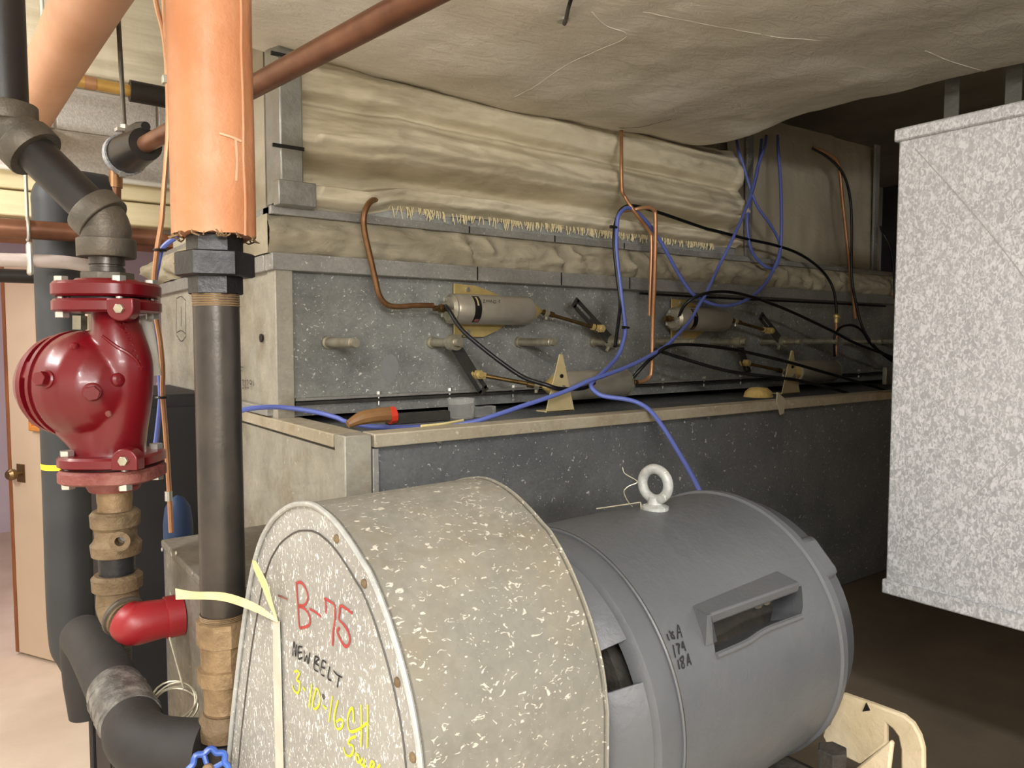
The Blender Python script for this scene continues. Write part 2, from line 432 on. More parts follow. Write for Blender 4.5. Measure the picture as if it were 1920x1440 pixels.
# ================================================================== AIR HANDLER, damper section
YW = 2.03
dmp = thing('damper_casing', (2.3, 2.8, ZT), 'galvanized damper section with row of shaft ends on top of the air handler', 'air handler')
MB().box(X0+.02, 4.45, YW, 3.48, ZT, 1.80).build('casing_body', 'galv_ahu', dmp)
MB().box(X0+.006, X0+.02, YW-.02, 3.48, ZT+.01, 1.80).build('side_panel', 'galv_side', dmp)
MB().box(X0, X0+.05, YW-.035, YW+.03, ZT-.002, 1.80).build('corner_post', 'galv_side', dmp, bevel=.003)
MB().box(X0-.01, 4.45, YW-.045, YW+.02, 1.788, 1.834).build('top_rail', 'galv_rail', dmp, bevel=.003)
MB().box(X0-.012, X0+.03, YW+.022, 3.5, 1.788, 1.834).build('top_rail', 'galv_rail', dmp, bevel=.003)
MB().box(X0-.018, X0+.01, YW+.0, 3.5, ZT+.005, ZT+.03).build('side_flange', 'galv_rail', dmp, bevel=.003)
MB().box(X0+.055, 4.45, YW-.026, YW, 1.418, 1.426).build('flange', 'dark_metal', dmp)
MB().box(X0+.055, 4.45, YW-.026, YW, 1.430, 1.437).build('flange', 'galv_rail', dmp)
for px, py in ((710,748),(843,741),(962,735),(1090,727),(1243,718),(1320,715),(1389,710),(1610,700)):
    p = onY(px, py, YW-.016); MB().hexa(V((p.x, YW-.016, 1.437)), (0,0,1), .010, .008).cyl(V((p.x, YW-.016, 1.405)), V((p.x, YW-.016, 1.437)), .004, n=8).build('bolt', 'zinc', dmp)
# hole and drawn arrow on the side
hp = onX(489, 634, X0); 
MB().cyl(hp + V((-.001,0,0)), hp + V((.003,0,0)), .012, n=20).build('hole', 'label_black', dmp)
def strokes(o_name, lines, f, w, nrm, mat, parent, off=.0009):
    m = MB()
    for ln in lines: m.ribbon([f(*p) for p in ln], w, nrm, off)
    return m.build(o_name, mat, parent, flat=True)
NX = V((-1,0,0))
sx = lambda a, b: onX(a, b, X0+.006)
strokes('drawn_arrow', [[(331,562),(331,628)],[(348,566),(349,631)],[(331,560),(340,556),(349,564)],[(331,628),(340,640),(349,631)],[(331,624),(340,620),(349,626)],[(340,575),(340,612)]], sx, .004, NX, 'stencil', dmp)
s5 = lambda cx, cy: onX(430+cx/14.4, 660+cy/14.4, X0)
strokes('stencil_text', [[(370,760),(375,860),(380,980)],[(350,760),(400,770),(370,860),(400,900),(390,975),(360,980)],[(420,790),(450,760),(450,830),(425,920),(440,965),(465,950)],[(480,770),(510,760),(515,830),(490,900),(500,965),(530,950)],[(555,790),(580,760),(605,800),(600,860),(565,860),(560,800)],[(600,800),(605,900),(620,1020)],[(310,400),(375,410)],[(300,500),(350,500)]], s5, .003, NX, 'stencil', dmp)

# shafts and crank arms
SHX = [.8356 + .3435*i for i in range(10)]
SHZ = onY(614, 641, YW).z - .002
for i, x in enumerate(SHX):
    tip = 1.834 if i % 2 == 0 else 1.86
    m = MB().lathe(V((x, YW, SHZ)), (0,-1,0), [(0,.019),(.012,.019),(.013,.0135),(YW-tip-.02,.0135),(YW-tip-.018,.011),(YW-tip-.014,.0135),(YW-tip,.012)], 18)
    m.build('shaft', 'zinc_dull', dmp)
def crank(i, ex, ez, y, jx, jz):
    c = V((SHX[i], y, SHZ))
    d = V((ex, y, ez)) - c; L = d.length; d.normalize(); n = V((0,1,0)); b = d.cross(n)
    h = MB().cyl(c + V((0,-.02,0)), c + V((0,.012,0)), .024, n=20)
    h.cyl(c + b*.02, c + b*.042, .006, n=8)
    ho = h.build('clamp_hub', 'zinc_dull', dmp)
    # arm: two long rails with a slot between them
    a = MB().obox(c + d*(L*.5) + b*.012, d, n, b, L*.5, .003, .006).obox(c + d*(L*.5) - b*.012, d, n, b, L*.5, .003, .006)
    a.obox(c + d*L, d, n, b, .008, .003, .018).obox(c + d*(L*.30), d, n, b, L*.30, .0032, .017)
    a.build('crank_arm', 'dark_metal', dmp)
    j = V((jx, y, jz))
    k = MB().cyl(j + V((0,-.028,0)), j + V((0,.014,0)), .009, n=12)
    for q in (-.022, -.012, .002): k.hexa(j + V((0, q, 0)), (0,1,0), .007, .015)
    k.build('arm_joint', 'brass_gold', dmp)
    return j
e = onY(906, 732, 1.90); j0 = onY(893, 702, 1.90); J2 = crank(1, e.x, e.z, 1.90, j0.x, j0.z)
e = onY(1079, 568, 1.93); j0 = onY(1122, 616, 1.93); J4 = crank(3, e.x, e.z, 1.93, j0.x, j0.z)
e = onY(1402, 697, 1.90); j0 = onY(1394, 680, 1.90); J6 = crank(5, e.x, e.z, 1.90, j0.x, j0.z)
j0 = onY(1440, 620, 1.93); J7 = crank(6, j0.x-.05, j0.z+.06, 1.93, j0.x, j0.z)
# patches of bare wall paint where labels were pulled off
for px, py in ((1045,575),(1178,560),(1268,700),(1455,585),(730,690)):
    p = onY(px, py, YW)
    m = MB(); pts = [V((p.x + .028*math.cos(a)*(1+.25*random.random()), YW-.001, p.z + .036*math.sin(a)*(1+.25*random.random()))) for a in [i*2*math.pi/14 for i in range(14)]]
    m.prism(pts, (0, .0008, 0)).build('bare_patch', 'dark_metal' if False else 'foil_dull' if 'foil_dull' in MAT else simple('foil_dull', (152,153,152), .5, .25, (144,145,144), 20), dmp)

# ================================================================== canvas collar, upper rail, riser, overhead duct
def fbm(x, y, z=0, o=4):
    return noise.fractal(V((x, y, z)), 1.0, 2.0, o)
def collar(u, v):
    x = .66 + u*3.8
    z = 1.834 + v*.104
    y = 2.005 - .022*math.sin(math.pi*v)*(1 + .8*fbm(x*3, v*2)) - .010*fbm(x*14, v*5, 3)
    for cx in (1.33, 1.70, 2.06, 2.95, 3.25, 3.5):
        k = math.exp(-((x-cx)/.06)**2)
        tt = (x-cx)*60 + (v-.5)*5
        y += .034*k*(2*abs((tt/3.14159) % 2 - 1) - 1)*math.sin(math.pi*v)
        y += .03*math.exp(-((x-cx)/.02)**2)*math.sin(math.pi*v)
    return V((x, y, z))
col_t = thing('canvas_collar', (2.4, 2.03, 1.834), 'crumpled tan canvas collar squeezed between two metal rails', 'duct collar')
MB().grid(collar, 420, 14).build('cloth', 'canvas_dirty', col_t, sharp=80)
def collar2(u, v):
    y = 2.0 + u*1.5; z = 1.834 + v*.104
    return V((.66 - min(1, u*7)*(.05*math.sin(math.pi*v)*(1 + fbm(y*3, v)) + .012*fbm(y*10, v*4)), y, z))
MB().grid(collar2, 90, 12).build('cloth', 'canvas_dirty', col_t, sharp=80)
MB().box(.69, 4.4, 2.06, 3.4, 1.834, 1.938).build('backing', 'canvas_dirty', col_t)

duct = thing('insulated_duct', (1.5, 1.2, 1.938), 'huge cream canvas wrapped duct hanging overhead and dropping to the air handler', 'duct')
MB().box(.665, 4.4, 1.985, 2.05, 1.936, 1.958).build('rail', 'galv_rail', duct, bevel=.002)
MB().box(.665, .70, 2.0, 3.4, 1.936, 1.958).build('rail', 'galv_rail', duct, bevel=.002)
for px in (880, 1040, 1170):
    p = onY(px, 470, 1.985); MB().box(p.x-.002, p.x+.002, 1.983, 1.985, 1.936, 1.958).build('rail_joint', 'label_black', duct)
    MB().box(p.x-.002+.03, p.x+.002+.03, YW-.047, YW-.045, 1.79, 1.833).build('rail_joint', 'label_black', dmp)
ZD = 2.37
RX1 = 2.72
def prof(v):     # distance in front of y=2.03 up the riser: foot, waist, belly, upper fold, shoulder
    P = [(0,.026),(.06,.046),(.12,.050),(.145,.028),(.17,.006),(.22,.008),(.34,.046),(.40,.056),(.50,.050),(.60,.036),(.64,.030),(.70,.042),(.80,.048),(.90,.036),(1.0,.014)]
    for (a, fa), (b, fb) in zip(P, P[1:]):
        if a <= v <= b:
            t = (v-a)/(b-a); t = t*t*(3-2*t); return fa + (fb-fa)*t
    return P[-1][1]
def riser(u, v):
    x = .69 + u*(RX1-.69)
    slope = .10*(u-.35)            # folds run slightly downhill
    vv = min(1, max(0, v + slope*math.sin(math.pi*v)*.9))
    d = (prof(vv) - .02)*3.0*(1.0 + .35*fbm(x*1.3, v*1.5, 5)) + .012*fbm(x*4, v*4, 9) + .004*fbm(x*12, v*14, 2)
    if v > .45 and u < .12: d -= .03*(1-u/.12)*math.sin(math.pi*v)
    if x < .79: d = min(d, .074)
    edge = 1.0
    if u > .94:
        t = (u-.94)/.06; d += .02*math.sin(t*math.pi) ; edge = 1 - t*t; 
    z0 = 1.958 + .030*min(1, max(0, (x-.93)/.12)) + .004*fbm(x*9, 1.7)
    z = z0 + v*(ZD + .03 - z0)
    return V((x, 2.03 - d*edge + (.09*(max(0, u-.97)/.03)**2), z))
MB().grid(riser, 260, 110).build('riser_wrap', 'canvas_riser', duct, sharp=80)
MB().box(.70, RX1-.01, 2.13, 3.3, 1.94, 2.78).build('riser_core', 'canvas_dim', duct)
# torn fibre fringe along the foot of the riser
fz = MB(); rnd = random.Random(3)
for i in range(330):
    x = 1.02 + rnd.random()*1.5
    if 1.0 < x < 1.02: continue
    h = .012 + .022*rnd.random()*(1.3 if x < 1.5 else .9)
    z = 1.996 + .006*rnd.random(); y = 1.996
    dx = (rnd.random()-.5)*.02
    fz.tube([V((x, y, z)), V((x+dx*.5, y-.003, z-h*.5)), V((x+dx, y-.001, z-h))], .0016, n=3, k=2)
fz.build('frayed_fringe', 'fiber', duct, kind='stuff')
# bare metal foot under the fringe
MB().box(.70, RX1-.05, 2.016, 2.03, 1.958, 2.0).build('bare_foot', 'galv_foot', duct)
# left corner wrapped in grey tape, with cable ties
TAPX = (.672, .742)
MB().box(.680, .742, 1.945, 2.06, 1.965, 2.40).build('corner_tape', 'foil_tape', duct, bevel=.004)
MB().box(.672, .775, 1.940, 1.985, 1.955, 2.02).build('corner_flap', 'foil_tape', duct, bevel=.003)
for py in (98, 270):
    p = onY(507, py, 1.945); MB().box(.66, .744, 1.942, 1.95, p.z-.005, p.z+.004).build('cable_tie', 'black_tube', duct)
# overhead part
OX0, OX1, OY0 = .47, 2.42, -2.2
def over(u, v):
    # u across x with rounded lower edges, v along y
    R = .07
    L = (OX1-OX0-2*R); arc = math.pi*R/2; H = .30
    tot = 2*H + 2*arc + L; s = u*tot
    y = OY0 + v*(2.06-OY0)
    def bumpy(x): 
        sag = -.030*math.sin(math.pi*min(1, max(0, (x-OX0)/(OX1-OX0))))
        return ZD + sag + .018*fbm(x*1.1, y*1.1, 1) + .006*fbm(x*4, y*4, 7) + .025*math.exp(-((2.06-y)/.10)**2) - .015*math.exp(-((1.75-y)/.16)**2)
    ex = .012*fbm(y*1.5, 3.3)
    if s < H: x = OX0; z = ZD + R + H - s
    elif s < H+arc: a = (s-H)/R; x = OX0 + R - R*math.cos(a); z = ZD + R - R*math.sin(a) + bumpy(x) - ZD
    elif s < H+arc+L: x = OX0 + R + s - H - arc; z = bumpy(x)
    elif s < H+2*arc+L: a = (s-H-arc-L)/R; x = OX1 - R + R*math.sin(a); z = ZD + R - R*math.cos(a) + bumpy(x) - ZD
    else: x = OX1; z = ZD + R + (s-H-2*arc-L)
    return V((x + ex*(1 if x > 1.4 else 0), y, z))
MB().grid(over, 200, 260).build('overhead_wrap', 'canvas', duct, sharp=80)
MB().box(OX0+.01, OX1-.01, OY0+.01, 2.3, ZD+.12, ZD+.40).build('overhead_core', 'canvas_dim', duct)
def ozat(p): 
    return p
def seam(pts, r=.0035):
    P = [onZ(px, py, ZD-.02) for px, py in pts]
    out = []
    for p in catmull(P, 6):
        u0 = None
        R = .07; L = (OX1-OX0-2*R); arc = math.pi*R/2; H = .30; tot = 2*H+2*arc+L
        u = (H + arc + (p.x - OX0 - R))/tot; v = (p.y-OY0)/(2.06-OY0)
        q = over(min(1, max(0, u)), min(1, max(0, v))); out.append(V((p.x, p.y, q.z + .0005 + .001*noise.noise(p*40))))
    return MB().tube(out, r*.5, n=6, smooth=False)
for s_ in ([(1110,22),(1135,48),(1172,62),(1166,76),(1110,100),(1065,118),(1010,146),(965,168)], [(1205,24),(1300,44),(1430,65),(1540,76)], [(1735,98),(1830,135),(1915,163)]):
    seam(s_).build('seam', 'canvas', duct)
seam([(1160,233),(1205,230),(1230,222),(1258,217)], .0028).build('tear', 'label_black', duct)
for s_ in ([(700,152),(716,157),(735,160)], [(815,182),(825,187)], [(850,200),(865,196),(880,198)]):
    seam(s_, .002).build('crease', 'label_black', duct)
# insulation pin poking out of a fold overhead
pin = thing('insulation_pin', onZ(1056, 36, ZD-.01), 'bent metal insulation pin poking out of the overhead canvas', 'pin')
p0 = onZ(1056, 36, ZD-.02); p1 = onZ(1066, 14, ZD-.055)
MB().cyl(p0 + V((0,0,.0)), p0 + V((0,0,-.006)), .014, n=18).build('washer', 'zinc', pin)
MB().tube([p0 + V((0,0,.02)), p0 + V((.004,.0,-.01)), p1, onZ(1072, -6, ZD-.05)], .0045, n=8).build('wire', 'black_iron', pin)

plen = thing('insulated_plenum', (3.4, 2.3, 1.958), 'dim canvas covered plenum beside the big duct with vertical metal straps', 'duct')
def plenf(u, v):
    x = RX1 - .03 + u*1.28; z = 1.958 + v*.66
    return V((x, 2.09 - .02*math.sin(math.pi*v) - .018*fbm(x*3, z*1.2, 4) - .03*(1-v)**4, z))
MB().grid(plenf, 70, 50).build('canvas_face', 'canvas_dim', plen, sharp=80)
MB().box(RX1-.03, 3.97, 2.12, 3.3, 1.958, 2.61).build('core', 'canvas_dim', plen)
for px in (1402, 1640):
    p = onY(px, 400, 2.05); MB().box(p.x-.022, p.x+.022, 2.04, 2.052, 1.95, 2.62).build('strap', 'galv_rail', plen, bevel=.002)


# hanger straps behind the bright box
for k, px in enumerate((1785, 1900)):
    p = onX(px, 200, 2.56)
    MB().box(2.555, 2.56, p.y-.022, p.y+.022, 1.98, 3.07)
hs = thing('strap_hung_pipe', (2.57, .9, 2.0), 'dark pipe carried on flat grey straps behind the bright metal box', 'pipe')
MB().cyl(V((2.60, -1.2, 2.03)), V((2.60, 1.05, 2.03)), .05, n=20).build('pipe', 'black_pipe', hs)
for px in (1785, 1900):
    p = onX(px, 200, 2.55); MB().box(2.546, 2.55, p.y-.022, p.y+.022, 1.98, 3.07).build('strap', 'foil_tape', hs)

# ================================================================== ACTUATORS
def actuator(name, cx, cy, cz, sgn, label, nose_to, marks=False, bracket=None, plate=True):
    """cap centre at (cx,cy,cz); body runs along sgn*x"""
    ax = V((sgn, 0, 0)); c = V((cx, cy, cz)); R = .047; L = .30
    t = thing(name, c, label, 'actuator', 'pneumatic damper actuators on the air handler')
    MB().lathe(c, ax, [(0,.030),(.004,.043),(.012,R),(L-.01,R),(L,R-.004),(L+.001,.02)], 36).build('body', 'alu_body', t)
    MB().lathe(c + ax*L, ax, [(-.004,.036),(.02,.028),(.055,.006),(.058,0)], 24).build('nose_cone', 'brass_gold', t)
    # ring groove and end cap ears
    cap = MB().lathe(c, ax, [(-.012,.012),(-.012,.036),(-.002,.046),(.001,.046)], 30)
    cap.build('end_cap', 'zinc_dull', t)
    for a in (70, 200, 320):
        d = V((0, math.cos(rad(a)), math.sin(rad(a)))); MB().hexa(c - ax*.010 + d*.030, -ax, .010, .007).build('cap_screw', 'zinc', t)
    # fitting on the cap
    f = MB().cyl(c - ax*.012, c - ax*.045, .009, n=14); f.hexa(c - ax*.028, -ax, .014, .014); f.hexa(c - ax*.05, -ax, .012, .010)
    f.build('tube_fitting', 'rod_gold', t)
    if plate:
        yb = cy + R + .008
        P = [(.045,.083),(.125,.080),(.20,.060),(.262,.035),(.262,-.035),(.22,-.062),(.16,-.086),(.045,-.086)]
        MB().prism([V((cx + sgn*a, yb, cz + b)) for a, b in P], (0, .005, 0)).build('mounting_plate', 'brass_gold', t, bevel=.001)
        for b in (.066, -.070): MB().hexa(V((cx + sgn*.095, yb, cz + b)), (0,-1,0), .007, .008).build('plate_bolt', 'zinc', t)
        MB().box(min(cx+sgn*.05, cx+sgn*.25), max(cx+sgn*.05, cx+sgn*.25), cy+R-.006, yb, cz-.02, cz+.02).build('saddle', 'brass_gold', t)
    # black and cream sticker wrapped round the near side of the body
    u = V((0,-1,0))
    if marks:
        MB().lathe(c, ax, [(.058,R+.0006),(.083,R+.0006)], 14, False, u=u, arc=(rad(-58)*1, rad(60))).build('sticker', 'label_black', t)
        MB().lathe(c, ax, [(.067,R+.0012),(.073,R+.0012)], 8, False, u=u, arc=(rad(-50) if sgn > 0 else rad(10), rad(-12) if sgn > 0 else rad(50))).build('sticker_print', 'cream_metal', t)
        MB().lathe(c, ax, [(.063,R+.0012),(.080,R+.0012)], 5, False, u=u, arc=(rad(40) if sgn > 0 else rad(-55), rad(55) if sgn > 0 else rad(-40))).build('sticker_print', 'red_worn', t)
    # push rod
    tip = c + ax*(L+.055); q = V(nose_to)
    r_ = MB().cyl(tip - ax*.01, q, .0065, n=12); d = (q-tip).normalized()
    r_.cyl(tip + d*.01, tip + d*.05, .010, n=12)
    r_.build('push_rod', 'rod_gold', t)
    MB().hexa(tip + d*.012, d, .016, .014).cyl(tip + d*.02 + V((0,0,.012)), tip + d*.02 - V((0,0,.022)), .006, n=10).build('clevis', 'zinc_dull', t)
    MB().hexa(q - d*.03, d, .012, .012).hexa(q - d*.012, d, .012, .013).build('rod_end', 'brass_gold', t)
    if bracket:
        bx, by, bw, bh, zb = bracket
        P = [V((bx-bw*.52, by, zb)), V((bx+bw*.48, by, zb)), V((bx+.006, by, zb+bh)), V((bx-.006, by, zb+bh))]
        k = MB().prism(P, (0, .004, 0)); k.box(bx-bw*.5, bx+bw*.46, by, by+.05, zb, zb+.004)
        k.build('bracket', 'cream_metal', t, bevel=.0008)
        MB().cyl(V((bx, by-.004, zb+bh*.62)), V((bx, by, zb+bh*.62)), .006, n=12).build('bracket_pin', 'label_black', t)
        MB().hexa(V((bx, by, zb+bh*.40)), (0,-1,0), .012, .012).build('bracket_bolt', 'zinc_dull', t)
    return t
p = onY(846, 579, 1.953)
ac1 = actuator('pneumatic_actuator', p.x, 1.953, p.z, 1, 'silver damper actuator with black sticker and kinked copper tube on gold plate', J4, True)
tx = lambda cx, cy: onP(840+cx/10.67, 540+cy/10.67, V((0, 1.953-.0445, 0)), V((0,1,0)))
strokes('handwriting', [[(690,240),(720,240),(690,290),(730,290)],[(750,280),(765,240),(780,280)],[(800,280),(805,240),(830,285),(850,240),(860,285)],[(900,250),(890,290),(940,300),(940,250),(900,250)],[(1000,240),(1030,250),(1000,270),(1030,300)]], tx, .0022, V((0,-1,0)), 'stencil', ac1, .004)
p2 = onY(1265, 598, 1.953)
ac2 = actuator('pneumatic_actuator', p2.x, 1.953, p2.z, 1, 'dull silver damper actuator crossed by a blue cable, on gold plate', J7, True)
pb = onY(1050, 771, 1.70); pc = onY(1170, 718, 1.80)
ac3 = actuator('pneumatic_actuator', pc.x, 1.80, pc.z, -1, 'low damper actuator behind cream triangular bracket crossed by blue cable', J2, False, (pb.x, 1.695, .112, .172, ZT), False)
pb4 = onY(1484, 739, 1.715); pc4 = onY(1562, 694, 1.83)
ac4 = actuator('pneumatic_actuator', pc4.x, 1.83, pc4.z, -1, 'dark damper actuator behind cream triangular bracket beside yellow foam', J6, False, (pb4.x, 1.715, .125, .172, ZT), False)

# ================================================================== TUBES AND CABLES at the dampers
def line(name, label, cat, pts, r, mat, Y=1.9, group=None, n=8, k=6):
    P = [onY(p[0], p[1], p[2] if len(p) > 2 else Y) for p in pts]
    return tag(MB().tube(P, r, n=n, k=k).build(name, mat, sharp=60), label, cat, group)
line('copper_tube', 'kinked copper tube from the canvas riser foot to a silver actuator', 'tube',
     [(712,374,1.985),(700,375,1.95),(690,384,1.93),(683,403,1.925),(683,431,1.93),(694,481,1.94),(703,520,1.945),(711,553,1.95),(725,571,1.953),(747,575,1.953),(775,573,1.953),(812,573,1.953)], .0085, 'copper_old')
line('copper_tube', 'thin copper tube hanging from the overhead duct and ending free', 'tube',
     [(1165,232,1.94),(1165,290,1.89),(1166,355,1.89),(1172,370,1.89),(1189,396,1.87),(1217,434,1.87),(1221,449,1.87),(1221,490,1.87),(1219,554,1.87),(1218,592,1.87)], .0066, 'copper')
line('copper_tube', 'bright copper tube hooked at the top running down to the low actuator', 'tube',
     [(1169,395,1.92),(1189,393,1.88),(1212,389,1.86),(1225,393,1.855),(1229,410,1.855),(1228,499,1.85),(1224,610,1.82),(1222,690,1.80),(1217,708,1.80),(1205,715,1.80),(1185,718,1.80)], .0075, 'copper')
line('copper_tube', 'copper tube leaning down across the dim plenum', 'tube',
     [(1524,277,2.0),(1550,287,1.97),(1572,309,1.95),(1580,379,1.95),(1592,490,1.95),(1604,597,1.95)], .008, 'copper')
line('copper_tube', 'short upright copper tube with a brass nut at its top', 'tube',
     [(1568,602,1.9),(1568,635,1.9),(1567,668,1.9)], .007, 'copper')
line('copper_tube', 'stub of copper tube beside the bright metal box', 'tube',
     [(1676,535,2.0),(1675,552,2.0),(1675,566,2.0)], .010, 'copper')
p = onY(1568, 597, 1.9); tag(MB().lathe(p - V((0,0,.02)), (0,0,1), [(0,.011),(.02,.011),(.024,.016),(.036,.016),(.042,.008)], 14).build('tube_nut', 'brass_gold'), 'brass nut where black tube meets short copper tube', 'nut')
BC = .0066
line('blue_cable', 'blue cable crossing a silver actuator and lying along the casing top', 'cable',
     [(1437,255,2.06),(1434,275,1.96),(1422,309,1.93),(1410,359,1.91),(1392,407,1.89),(1372,451,1.88),(1344,507,1.87),(1322,554,1.86),(1311,571,1.855),(1294,601,1.84),(1269,629,1.80),(1244,652,1.78),(1189,682,1.73),(1133,704,1.68),(1106,713,1.665),(1064,732,1.66),(1008,752,1.66),(983,760,1.66),(930,778,1.66),(880,792,1.68),(800,800,1.74),(700,800,1.78),(650,791,1.82),(631,783,1.85),(589,772,1.90),(532,764,1.93),(490,764,1.93),(451,770,1.93),(405,786,1.93)], BC, 'blue_cable')
line('blue_cable', 'blue cable dropping from the casing edge down behind the motor', 'cable',
     [(1458,255,2.06),(1459,280,1.97),(1464,351,1.93),(1465,434,1.92),(1461,476,1.92),(1447,512,1.91),(1428,540,1.90),(1400,562,1.88),(1367,573,1.87),(1339,571,1.87),(1317,562,1.88),(1294,546,1.89),(1267,504,1.90),(1244,462,1.90),(1225,432,1.90),(1206,409,1.89),(1190,395,1.88),(1175,390,1.87),(1161,402,1.86),(1157,421,1.86),(1156,471,1.855),(1162,527,1.85),(1167,568,1.84),(1172,615,1.82),(1169,638,1.81),(1158,668,1.79),(1136,693,1.73),(1114,713,1.68),(1108,724,1.66),(1117,735,1.64),(1133,743,1.62),(1175,749,1.58),(1200,757,1.555),(1222,773,1.51),(1247,807,1.44),(1272,848,1.35),(1292,882,1.26),(1311,919,1.16),(1325,960,1.08),(1330,1000,1.04)], BC*1.05, 'blue_cable')
line('blue_cable', 'blue cable hanging as a closed loop in front of the strap', 'cable',
     [(1381,262,2.06),(1385,285,1.97),(1394,310,1.95),(1408,357,1.93),(1422,390,1.92),(1444,421,1.92),(1460,451,1.93),(1463,475,1.94),(1455,500,1.94),(1440,502,1.94),(1425,492,1.94),(1412,475,1.93),(1404,451,1.92),(1401,412,1.92),(1406,378,1.93),(1416,340,1.94),(1424,300,1.97),(1428,262,2.06)], BC*.92, 'blue_cable')
BT = .0062
line('black_tube', 'black tube strung in a long arc from the hooked copper tube to the brass nut', 'tube',
     [(1153,650,1.80),(1160,600,1.83),(1163,568,1.845),(1158,527,1.855),(1152,471,1.86),(1152,430,1.87),(1160,400,1.88),(1172,388,1.885),(1189,386,1.89),(1231,397,1.91),(1319,427,1.92),(1339,432,1.92),(1400,448,1.92),(1450,459,1.92),(1492,473,1.92),(1525,493,1.91),(1550,518,1.91),(1564,548,1.90),(1569,590,1.90)], BT, 'black_tube')
line('black_tube', 'black tube arching up from an actuator end cap under the blue cable', 'tube',
     [(1272,598,1.93),(1281,576,1.90),(1300,559,1.87),(1333,548,1.85),(1372,548,1.85),(1417,559,1.85),(1478,582,1.85),(1561,621,1.83),(1603,643,1.82),(1669,668,1.82),(1700,682,1.82)], BT, 'black_tube')
line('black_tube', 'black tube sweeping from the low actuator fitting past the shaft ends', 'tube',
     [(1183,712,1.80),(1200,693,1.78),(1222,671,1.77),(1250,651,1.76),(1283,646,1.76),(1339,650,1.76),(1394,659,1.75),(1478,679,1.70),(1556,701,1.68),(1669,734,1.66),(1710,748,1.66)], BT, 'black_tube')
line('black_tube', 'grey black tube crossing the cream bracket beside the foam scrap', 'tube',
     [(1228,655,1.79),(1283,673,1.78),(1367,696,1.74),(1450,707,1.70),(1506,715,1.68),(1600,740,1.64),(1690,775,1.6)], BT, 'black_iron')
line('black_tube', 'black tube curving from a stickered actuator cap down to a cream bracket', 'tube',
     [(836,574,1.94),(842,582,1.90),(864,616,1.86),(897,646,1.82),(939,679,1.78),(981,707,1.74),(1022,721,1.68),(1050,729,1.67),(1092,728,1.70),(1114,718,1.72)], BT*1.05, 'black_tube')
line('black_tube', 'black tube hanging beside the leaning copper tube', 'tube',
     [(1523,278,2.0),(1553,296,1.96),(1581,326,1.93),(1594,373,1.93),(1597,434,1.93),(1597,518,1.93),(1606,573,1.92),(1619,618,1.9),(1645,655,1.88),(1690,690,1.86)], BT, 'black_tube')
line('black_tube', 'black tube making a small hoop over the short copper tube', 'tube',
     [(1565,668,1.89),(1564,637,1.88),(1570,620,1.87),(1580,612,1.87),(1598,610,1.87),(1617,621,1.86),(1639,651,1.86),(1690,682,1.86)], BT, 'black_tube')
line('black_tube', 'short black tube sagging beside the bright metal box', 'tube',
     [(1651,425,2.0),(1656,438,1.97),(1668,462,1.95),(1675,500,1.95),(1678,560,1.95)], BT, 'black_tube')
line('black_tube', 'thin dark strip put in for the shaded gap under the damper top rail', 'tube',
     [(1200,550,1.975),(1300,556,1.975),(1400,561,1.975),(1520,567,1.975),(1660,574,1.975)], .005, 'black_tube')  # dark strip drawn for the shaded gap, not a real tube
for (px, py, Y) in ((1151,426,1.86),(1174,614,1.81)):
    p = onY(px, py, Y); tag(MB().torus(p, (.2,0,1), .010, .003, 18, 6).box(p.x-.016, p.x-.008, p.y-.005, p.y+.005, p.z-.005, p.z+.005).build('cable_tie', 'black_tube'), 'small black cable tie around the %s of the bundled blue cable' % ('top' if py < 500 else 'lower end'), 'cable tie')
p = onY(1662, 708, 1.80); tag(MB().box(p.x-.02, p.x+.04, 1.79, 1.81, ZT, p.z+.05).build('tube_stand', 'zinc_dull', bevel=.002), 'short grey metal post on the casing by the bright box', 'post')
# loose things lying on the casing
f0 = onZ(1435, 745, ZT+.001)
fm = MB().lathe(f0 + V((0,.03,0)), (0,0,1), [(0,.05),(.02,.045),(.034,.03),(.038,0)], 14, sq=3)
tag(fm.build('foam_scrap', 'foam'), 'yellow foam scrap at the foot of a cream triangular bracket', 'foam')
q0 = onY(1465, 745, YF-.016); tag(MB().prism([onY(1456,735,YF-.014), onY(1471,748,YF-.014), onY(1468,775,YF-.014), onY(1462,778,YF-.014), onY(1455,752,YF-.014)], (0,-.004,0)).build('torn_strip', 'canvas_dirty'), 'dirty torn strip hanging over the casing edge', 'strip')
# pliers-like handle
tl = thing('hand_tool', onZ(700, 800, ZT), 'tan and red hand tool lying on the casing edge', 'tool')
a_ = onY(652, 792, 1.66); b_ = onY(738, 782, 1.66); a_.z = ZT + .012; b_.z = ZT + .028
MB().tube([a_, a_.lerp(b_, .3) + V((0,0,.008)), a_.lerp(b_, .7) + V((0,0,.006)), b_], [.009,.017,.019,.02], n=10).build('handle', 'tan_tool', tl)
MB().tube([b_ + (b_-a_)*-.12, b_ + (b_-a_)*.02], .0215, n=10).build('grip_end', 'red_plastic', tl)
MB().box(b_.x-.01, b_.x+.17, 1.665, 1.69, ZT+.001, ZT+.028).build('jaw', 'dark_metal', tl, bevel=.003)
cp = onY(865, 785, 1.70)
cup = MB().lathe(V((cp.x, 1.70, ZT+.001)), (0,0,1), [(.0,.026),(.002,.028),(.055,.034),(.055,.032),(.003,.025),(.003,0)], 20, caps=True, sq=4)
tag(cup.build('clear_cup', 'clear_plastic'), 'clear plastic package standing on the casing', 'package')
cq = onY(905, 785, 1.70)
tag(MB().box(cq.x-.025, cq.x+.04, 1.69, 1.72, ZT+.001, ZT+.03).build('clear_sleeve', 'clear_plastic', bevel=.003), 'small clear plastic sleeve lying next to the clear package', 'package')
